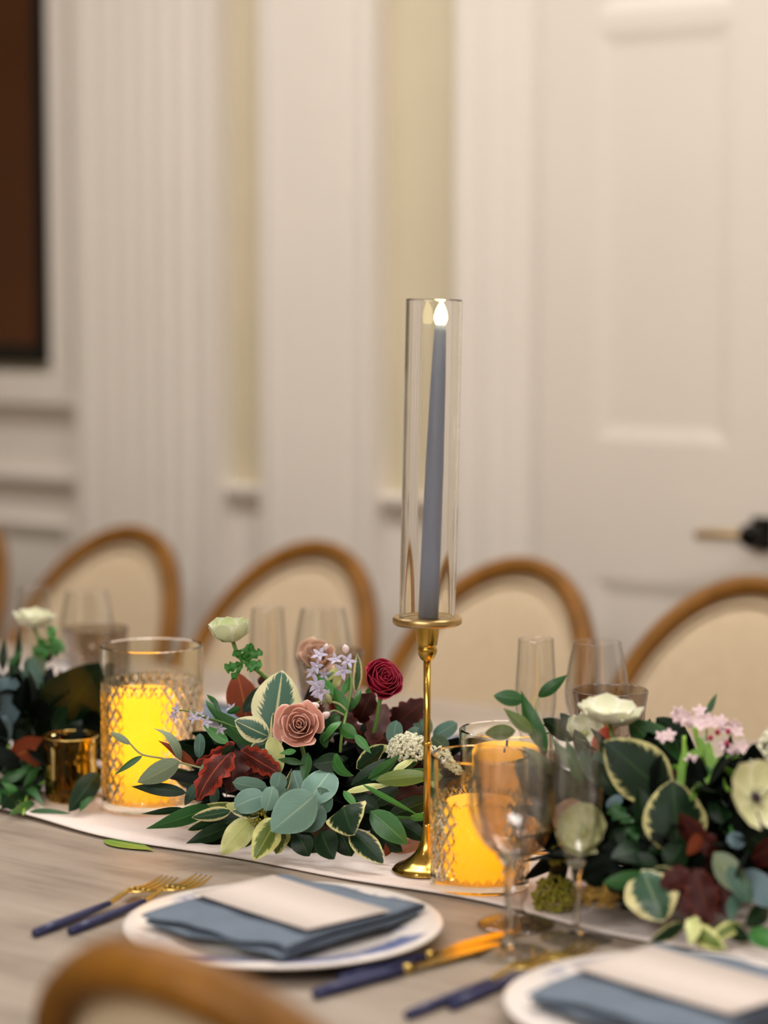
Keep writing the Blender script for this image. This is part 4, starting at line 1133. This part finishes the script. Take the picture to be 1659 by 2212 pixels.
cluster(ARR, None, .012, 260, .0018, M['floret'], 'astilbe_spike', 'white astilbe spike seen through the glass', spike=(P(940, 1628, D - .06), P(990, 1668, D - .10)), seed=3)
cluster(ARR, P(556, 1770, D - .12), .0115, 130, .0013, M['seed'], 'seed_head', 'yellow green seed cluster', seed=4)
for k in range(26):
    q = P(556, 1772, D - .10); dr = Vector((random.uniform(-1, 1), random.uniform(-1, .2), random.uniform(-.4, 1))).normalized() * random.uniform(.009, .014)
    if k % 2 == 0: stem(ARR, [q, q + dr * .6, q + dr + Vector((0, 0, .001))], .0006, 'stem_lime', 'seed_stalk')

# ------------------------------------------------------------------ right arrangement
ct2 = on_z(1490, 1945)
AR2 = empty('flower_arrangement', tuple(ct2), 0, 'right flower arrangement with cream-edged leaves, white blooms and lime stems', 'flower arrangement', 'low floral arrangements on the runner')
D = 2.26; foam(AR2, ct2, .07, .06)
filler(AR2, P(1480, 1840, D + .04), .13, 120, ['shade', 'shade', 'shade', 'shade', 'dark'], seed=14, squash=(1.15, .9, .8))
filler(AR2, P(1600, 1850, D), .10, 70, ['shade', 'shade', 'shade', 'maroon'], seed=15)
filler(AR2, P(1330, 1800, D + .06), .075, 45, ['shade', 'shade', 'dark'], seed=16)
leaves(AR2, [
    # tall sprig
    ('green', 1132, 1512, .10, 1066, 1503, .10, 36, W(roll=10)), ('green', 1182, 1625, .08, 1126, 1492, .10, 42, W(roll=-20, curl=.1, shape='lance')), ('green', 1162, 1506, .12, 1227, 1457, .12, 28, W(shape='lance')),
    ('olive', 1152, 1585, .08, 1088, 1530, .09, 30, W(roll=10)), ('olive', 1114, 1578, .08, 1047, 1584, .09, 36, W(shape='oval')), ('dark', 1245, 1598, .10, 1172, 1552, .10, 42), ('dark', 1262, 1600, .10, 1210, 1540, .11, 34),
    ('green', 1256, 1705, .05, 1222, 1592, .06, 26, W(shape='lance')), ('grey', 1235, 1660, .05, 1190, 1590, .06, 24, W(shape='lance')), ('dark', 1262, 1722, .04, 1186, 1640, .06, 30, W(shape='lance')), ('dark', 1244, 1722, .04, 1176, 1668, .06, 26, W(shape='lance')), ('eucd', 1285, 1690, .04, 1256, 1620, .05, 34), ('dark', 1272, 1640, .08, 1240, 1575, .09, 34),
    ('eucd', 1300, 1690, .05, 1290, 1620, .06, 30), ('dark', 1290, 1720, .02, 1215, 1720, .03, 30, W(shape='lance')), ('dark', 1330, 1720, .03, 1275, 1640, .05, 46), ('shade', 1200, 1780, .04, 1180, 1690, .05, 40),
    ('orange', 1286, 1630, .08, 1322, 1566, .08, 46, W(roll=0)),
    ('eucd', 1205, 1730, .14, 1122, 1640, .16, 56), ('grey', 1200, 1690, .14, 1128, 1612, .16, 40, W(shape='lance')), ('eucd', 1215, 1760, .12, 1150, 1700, .15, 50), ('dark', 1225, 1790, .10, 1165, 1760, .13, 44),
    # large cream edged leaves
    ('green', 1465, 1650, .04, 1358, 1556, .05, 84, W(roll=-10)), ('dark', 1476, 1612, .06, 1418, 1550, .07, 62), ('dark', 1500, 1660, .04, 1440, 1600, .05, 70),
    ('dvar', 1446, 1722, -.02, 1306, 1600, -.01, 128, W(roll=5, curl=.04, fold=.08, twist=0)), ('dvar', 1462, 1848, -.06, 1452, 1684, -.04, 142, W(roll=12, curl=.10, twist=0)), ('dark', 1415, 1830, -.03, 1380, 1700, -.02, 60), ('green', 1370, 1790, -.02, 1320, 1740, -.01, 44, W(shape='frill', wave=.1)), ('green', 1380, 1820, -.03, 1345, 1770, -.02, 46, W(shape='frill', wave=.1)),
    ('eucb', 1345, 1720, .0, 1310, 1745, .0, 26), ('dark', 1500, 1800, -.05, 1400, 1840, -.06, 50), ('dark', 1350, 1850, -.04, 1320, 1780, -.03, 40), ('green', 1355, 1850, -.05, 1390, 1860, -.06, 20, W(shape='lance')),
    # lime foliage
    ('lime', 1482, 1604, .0, 1462, 1760, -.03, 18.7), ('lime', 1506, 1588, .0, 1574, 1712, -.02, 20.2), ('lime', 1446, 1654, .0, 1504, 1664, -.01, 13.0), ('lime', 1560, 1656, .0, 1618, 1694, -.02, 17.3), ('lime', 1535, 1672, -.02, 1466, 1756, -.05, 18.7), ('lime', 1500, 1660, -.02, 1520, 1590, .0, 17.3), ('lime', 1545, 1640, .0, 1600, 1634, .0, 13.0),
    ('lime', 1520, 1620, .0, 1470, 1640, -.01, 14.4), ('lime', 1530, 1600, .0, 1545, 1680, -.01, 15.8), ('bright', 1500, 1730, -.03, 1480, 1680, -.02, 22, W(shape='lance')), ('bright', 1560, 1700, -.02, 1520, 1650, -.01, 24, W(shape='lance')),
    ('green', 1526, 1545, .03, 1549, 1497, .03, 15, W(shape='lance')), ('green', 1532, 1552, .03, 1518, 1530, .03, 14),
    # right side
    ('dark', 1680, 1700, -.01, 1615, 1650, .0, 60), ('green', 1620, 1800, -.04, 1560, 1770, -.04, 60, W(shape='frill', wave=.1)), ('bright', 1625, 1790, -.05, 1575, 1800, -.05, 50, W(shape='frill', wave=.1)), ('dark', 1659, 1830, -.05, 1590, 1790, -.05, 70), ('dark', 1560, 1780, -.05, 1540, 1720, -.03, 44),
    ('olive', 1680, 1690, -.02, 1648, 1660, -.02, 30, W(shape='oval')),
    ('shade', 1340, 1850, -.05, 1240, 1880, -.06, 50), ('dark', 1300, 1870, -.05, 1235, 1895, -.06, 40), ('shade', 1330, 1900, -.06, 1260, 1900, -.07, 40), ('shade', 1250, 1830, -.02, 1180, 1850, -.02, 36), ('shade', 1320, 1860, -.05, 1330, 1930, -.08, 50), ('shade', 1400, 1920, -.07, 1340, 1965, -.09, 50),
    # low leaves
    ('green', 1398, 1892, -.08, 1302, 1908, -.08, 40, W(roll=-20)), ('var', 1388, 1878, -.08, 1432, 1992, -.11, 122, W(roll=0, curl=.10, shape='oval', wave=.05)), ('dark', 1420, 1880, -.07, 1360, 1850, -.06, 50), ('dark', 1440, 1870, -.07, 1480, 1820, -.06, 60), ('shade', 1340, 1880, -.06, 1290, 1850, -.05, 40), ('dvar', 1410, 1880, -.08, 1470, 1885, -.09, 24, W(shape='lance')),
    ('maroon', 1492, 1886, -.10, 1426, 1912, -.10, 52), ('maroon', 1500, 1876, -.10, 1534, 1996, -.12, 74, W(wave=.1)), ('rust', 1522, 1796, -.07, 1484, 1848, -.08, 32), ('maroon', 1540, 1800, -.07, 1520, 1850, -.08, 40), ('maroon', 1560, 1900, -.09, 1575, 1985, -.11, 60), ('maroon', 1470, 1930, -.09, 1500, 1990, -.11, 40),
    ('grey', 1542, 1842, -.10, 1612, 1934, -.12, 62, W(roll=20, shape='oval')), ('eucd', 1575, 1870, -.11, 1620, 1950, -.12, 44), ('eucb', 1602, 1880, -.10, 1672, 1956, -.12, 66), ('eucb', 1580, 1830, -.08, 1600, 1800, -.07, 40), ('dark', 1659, 1960, -.1, 1610, 2000, -.12, 44), ('eucd', 1590, 1930, -.1, 1575, 2000, -.12, 30, W(shape='lance')),
    ('dvar', 1480, 1996, -.12, 1398, 2038, -.16, 34, W(shape='lance', roll=-20)), ('ovar', 1482, 2000, -.12, 1566, 2050, -.17, 48, W(wave=.1)), ('cream', 1500, 1980, -.12, 1492, 2040, -.16, 36, W(wave=.1)), ('ovar', 1600, 1995, -.12, 1530, 2030, -.15, 34), ('bright', 1625, 2005, -.13, 1672, 2050, -.16, 50), ('dark', 1560, 2000, -.12, 1620, 2030, -.14, 36),
], D)
for pts, r_, m_ in (([(1180, 1625, .08), (1150, 1560, .09), (1140, 1520, .10)], .0015, 'stem'), ([(1163, 1506, .12), (1158, 1530, .11), (1175, 1600, .09)], .001, 'stem_grey'), ([(1316, 1556, .04), (1322, 1590, .04), (1330, 1660, .03)], .0022, 'stem'),
                    ([(1500, 1570, .0), (1520, 1640, .0), (1575, 1710, -.02)], .0024, 'stem_lime'), ([(1478, 1590, .0), (1475, 1660, -.01), (1465, 1740, -.03)], .002, 'stem_lime'), ([(1526, 1600, .02), (1527, 1560, .03), (1526, 1540, .03)], .001, 'stem')):
    stem(AR2, [P(x, y, D + e) for x, y, e in pts], r_, m_)
c_ = P(1314, 1556, D + .04); open_flower(AR2, c_, Vector((0, 0, 1)) + RT * .05 - _fw * .15, .034, 6, M['p_white'], 'anemone', 'white anemone raised above the leaves', cup=.30, wid=.95, seed=7)
c_ = P(1262, 1585, D + .10); open_flower(AR2, c_, toward(c_, .6, .2), .022, 5, M['p_white'], 'anemone', 'small white bloom behind', cup=.4, seed=8)
c_ = P(1262, 1800, D - .04); open_flower(AR2, c_, toward(c_, .25, -.25), .028, 6, M['p_cream'], 'anemone', 'cream cup-shaped bloom seen through the flute', cup=.45, wid=1.1, seed=9)
c_ = P(1240, 1772, D + .02); open_flower(AR2, c_, toward(c_, .4, -.6), .020, 5, M['p_pale'], 'anemone', 'blush bloom beside the cream one', cup=.5, wid=1.1, seed=10)
c_ = P(1630, 1724, D - .11); open_flower(AR2, c_, toward(c_, .4, .75), .034, 6, M['p_cream'], 'anemone', 'cream anemone with dark purple centre', cup=.18, wid=.95, centre='anther', rings=1, seed=11)
for (x, y, e, n_, sp) in ((1490, 1548, .02, 9, 34), (1440, 1590, .02, 4, 18), (1575, 1570, .02, 6, 26), (1590, 1612, .01, 5, 24), (1496, 1648, -.02, 3, 12), (1520, 1560, .0, 4, 24)):
    for k in range(n_):
        q = P(x + random.uniform(-sp, sp), y + random.uniform(-sp * .5, sp * .5), D + e + random.uniform(-.02, .02)); star(AR2, q, toward(q, random.uniform(.1, .9), random.uniform(-.5, .5)), .0085, M['p_pink'], 'pink_floret', wid=.6, centre='p_pink')
for (x, y) in ((1550, 1588), (1573, 1586), (1570, 1612), (1535, 1600)):
    q = P(x, y, D + .0); bud(AR2, q, q + Vector((0, 0, .006)), .0028, M['p_ran'])
cluster(AR2, None, .014, 360, .0022, M['floret'], 'astilbe_spike', 'white astilbe spike at the right edge', spike=(P(1632, 1668, D - .02), P(1678, 1560, D)), seed=6)
cluster(AR2, P(1200, 1938, D + .02), .0225, 520, .0022, M['seed'], 'seed_head', 'olive yellow seed head by the flute stem', (1, 1, .95), seed=7)
cluster(AR2, P(1296, 1938, D - .06), .0170, 380, .0020, M['seed_b'], 'seed_head', 'golden brown seed head', (1, 1, .85), seed=8)
cluster(AR2, P(1214, 1852, D), .0125, 120, .0018, M['seed'], 'seed_head', 'olive yellow seed head', seed=9)

# ------------------------------------------------------------------ left arrangement
ct3 = on_z(20, 1722)
AR3 = empty('flower_arrangement', tuple(ct3), 0, 'left flower arrangement with big dark magnolia leaf, cut off by the frame edge', 'flower arrangement', 'low floral arrangements on the runner')
D = 2.88; foam(AR3, ct3, .04, .012)
filler(AR3, P(40, 1620, D), .12, 90, ['shade', 'shade', 'shade', 'dark'], seed=24)
filler(AR3, P(140, 1600, D + .06), .06, 26, ['shade', 'shade', 'dark'], seed=25)
leaves(AR3, [
    ('dark', 30, 1470, .05, 42, 1352, .06, 17, W(shape='lance')), ('dark', 6, 1450, .05, 10, 1380, .06, 20, W(shape='lance')), ('grey', 70, 1480, .05, 88, 1398, .06, 44, W(shape='oval')), ('dark', 50, 1500, .03, 20, 1420, .05, 36, W(shape='lance')), ('eucd', 80, 1490, .03, 60, 1420, .04, 40), ('green', 20, 1440, .04, 50, 1400, .05, 16, W(shape='lance')),
    ('maroon', 100, 1430, .06, 112, 1408, .06, 16),
    ('gloss', 70, 1612, -.01, 222, 1432, .0, 152, W(roll=18, curl=.08, fold=.06, twist=0)), ('gloss', 120, 1640, -.02, 205, 1560, .0, 80, W(roll=10)), ('dark', 190, 1650, .0, 226, 1570, .02, 40), ('dvar', 200, 1620, .0, 222, 1560, .01, 26),
    ('eucb', -40, 1600, -.05, 32, 1462, -.04, 92, W(roll=0, curl=.06)), ('eucb', -30, 1640, -.05, 14, 1545, -.05, 60), ('dark', 30, 1600, -.03, 60, 1520, -.02, 50),
    ('rust', 14, 1640, -.07, 122, 1612, -.06, 74, W(roll=-30, curl=.12)), ('rust', 30, 1660, -.06, 100, 1640, -.06, 46), ('orange', 118, 1612, -.06, 146, 1588, -.06, 13, W(shape='lance')),
    ('lime', 12, 1652, -.08, 18, 1606, -.08, 15), ('lime', 40, 1690, -.08, 66, 1672, -.08, 10), ('bright', 62, 1712, -.10, 98, 1688, -.10, 10, W(shape='lance')), ('dark', 66, 1716, -.10, 0, 1748, -.12, 40), ('green', 58, 1700, -.10, 96, 1744, -.12, 18, W(shape='lance')), ('green', 62, 1754, -.12, 154, 1757, -.13, 18, W(shape='lance')), ('green', 30, 1690, -.09, 70, 1650, -.08, 24), ('dark', 40, 1700, -.08, 10, 1650, -.07, 36), ('dark', 70, 1690, -.07, 40, 1640, -.06, 40), ('green', 20, 1700, -.09, -10, 1740, -.1, 24), ('green', 60, 1680, -.08, 90, 1650, -.07, 16, W(shape='lance')), ('dark', 60, 1700, -.07, 100, 1660, -.06, 36), ('shade', 20, 1690, -.05, 80, 1700, -.06, 44), ('shade', -10, 1660, -.04, 40, 1640, -.05, 50),
    ('green', 0, 1690, -.10, 60, 1665, -.1, 26), ('dark', 90, 1700, -.10, 30, 1725, -.11, 34), ('bright', 40, 1715, -.11, 4, 1690, -.11, 18, W(shape='lance')), ('green', 80, 1660, -.10, 50, 1700, -.11, 20, W(shape='lance')), ('olive', 10, 1720, -.11, 50, 1735, -.12, 14), ('dark', -10, 1720, -.10, 40, 1752, -.12, 36), ('green', 75, 1735, -.11, 20, 1760, -.12, 26), ('dark', 60, 1650, -.08, 0, 1670, -.09, 36), ('bright', 66, 1700, -.11, 88, 1722, -.12, 12, W(shape='lance')),
    ('dark', 214, 1668, -.15, 148, 1754, -.17, 50, W(roll=10, curl=.1)), ('green', 210, 1696, -.15, 172, 1754, -.17, 24),
], D)
for (x, y) in ((84, 1382), (128, 1380), (90, 1420), (128, 1412), (112, 1352), (140, 1398), (70, 1405)):
    leaves(AR3, [('bright', 108, 1402, .05, x, y, .05, 26, W(shape='frill', wave=.12))], D)
stem(AR3, [P(74, 1356, D + .07), P(84, 1400, D + .06), P(60, 1500, D + .03)], .0022)
stem(AR3, [P(50, 1760, D - .1), P(62, 1712, D - .1), P(98, 1688, D - .1)], .0013, 'stem_lime')
c_ = P(74, 1354, D + .07); open_flower(AR3, c_, Vector((0, 0, 1)) + RT * .1 - _fw * .1, .030, 6, M['p_white'], 'anemone', 'blurred white anemone', cup=.42, wid=.9, centre='anther', seed=13)

# ------------------------------------------------------------------ loose leaf on the wood
a = on_z(226, 1806, TZ + .006); b_ = on_z(332, 1829, TZ + .006)
V, Fc, uv = leaf_geo(a, b_, .030, 0, .03, .1, 'lance', nrm=Vector((0, 0, 1)), nl=10, nw=6)
for v in V: v.z = max(TZ + .0015, v.z - .0055)
o = mesh('loose_leaf', V, Fc, LM['lime'], uv=uv)
tag(o, 'single bright green leaf lying on the wood at the runner edge', 'leaf')
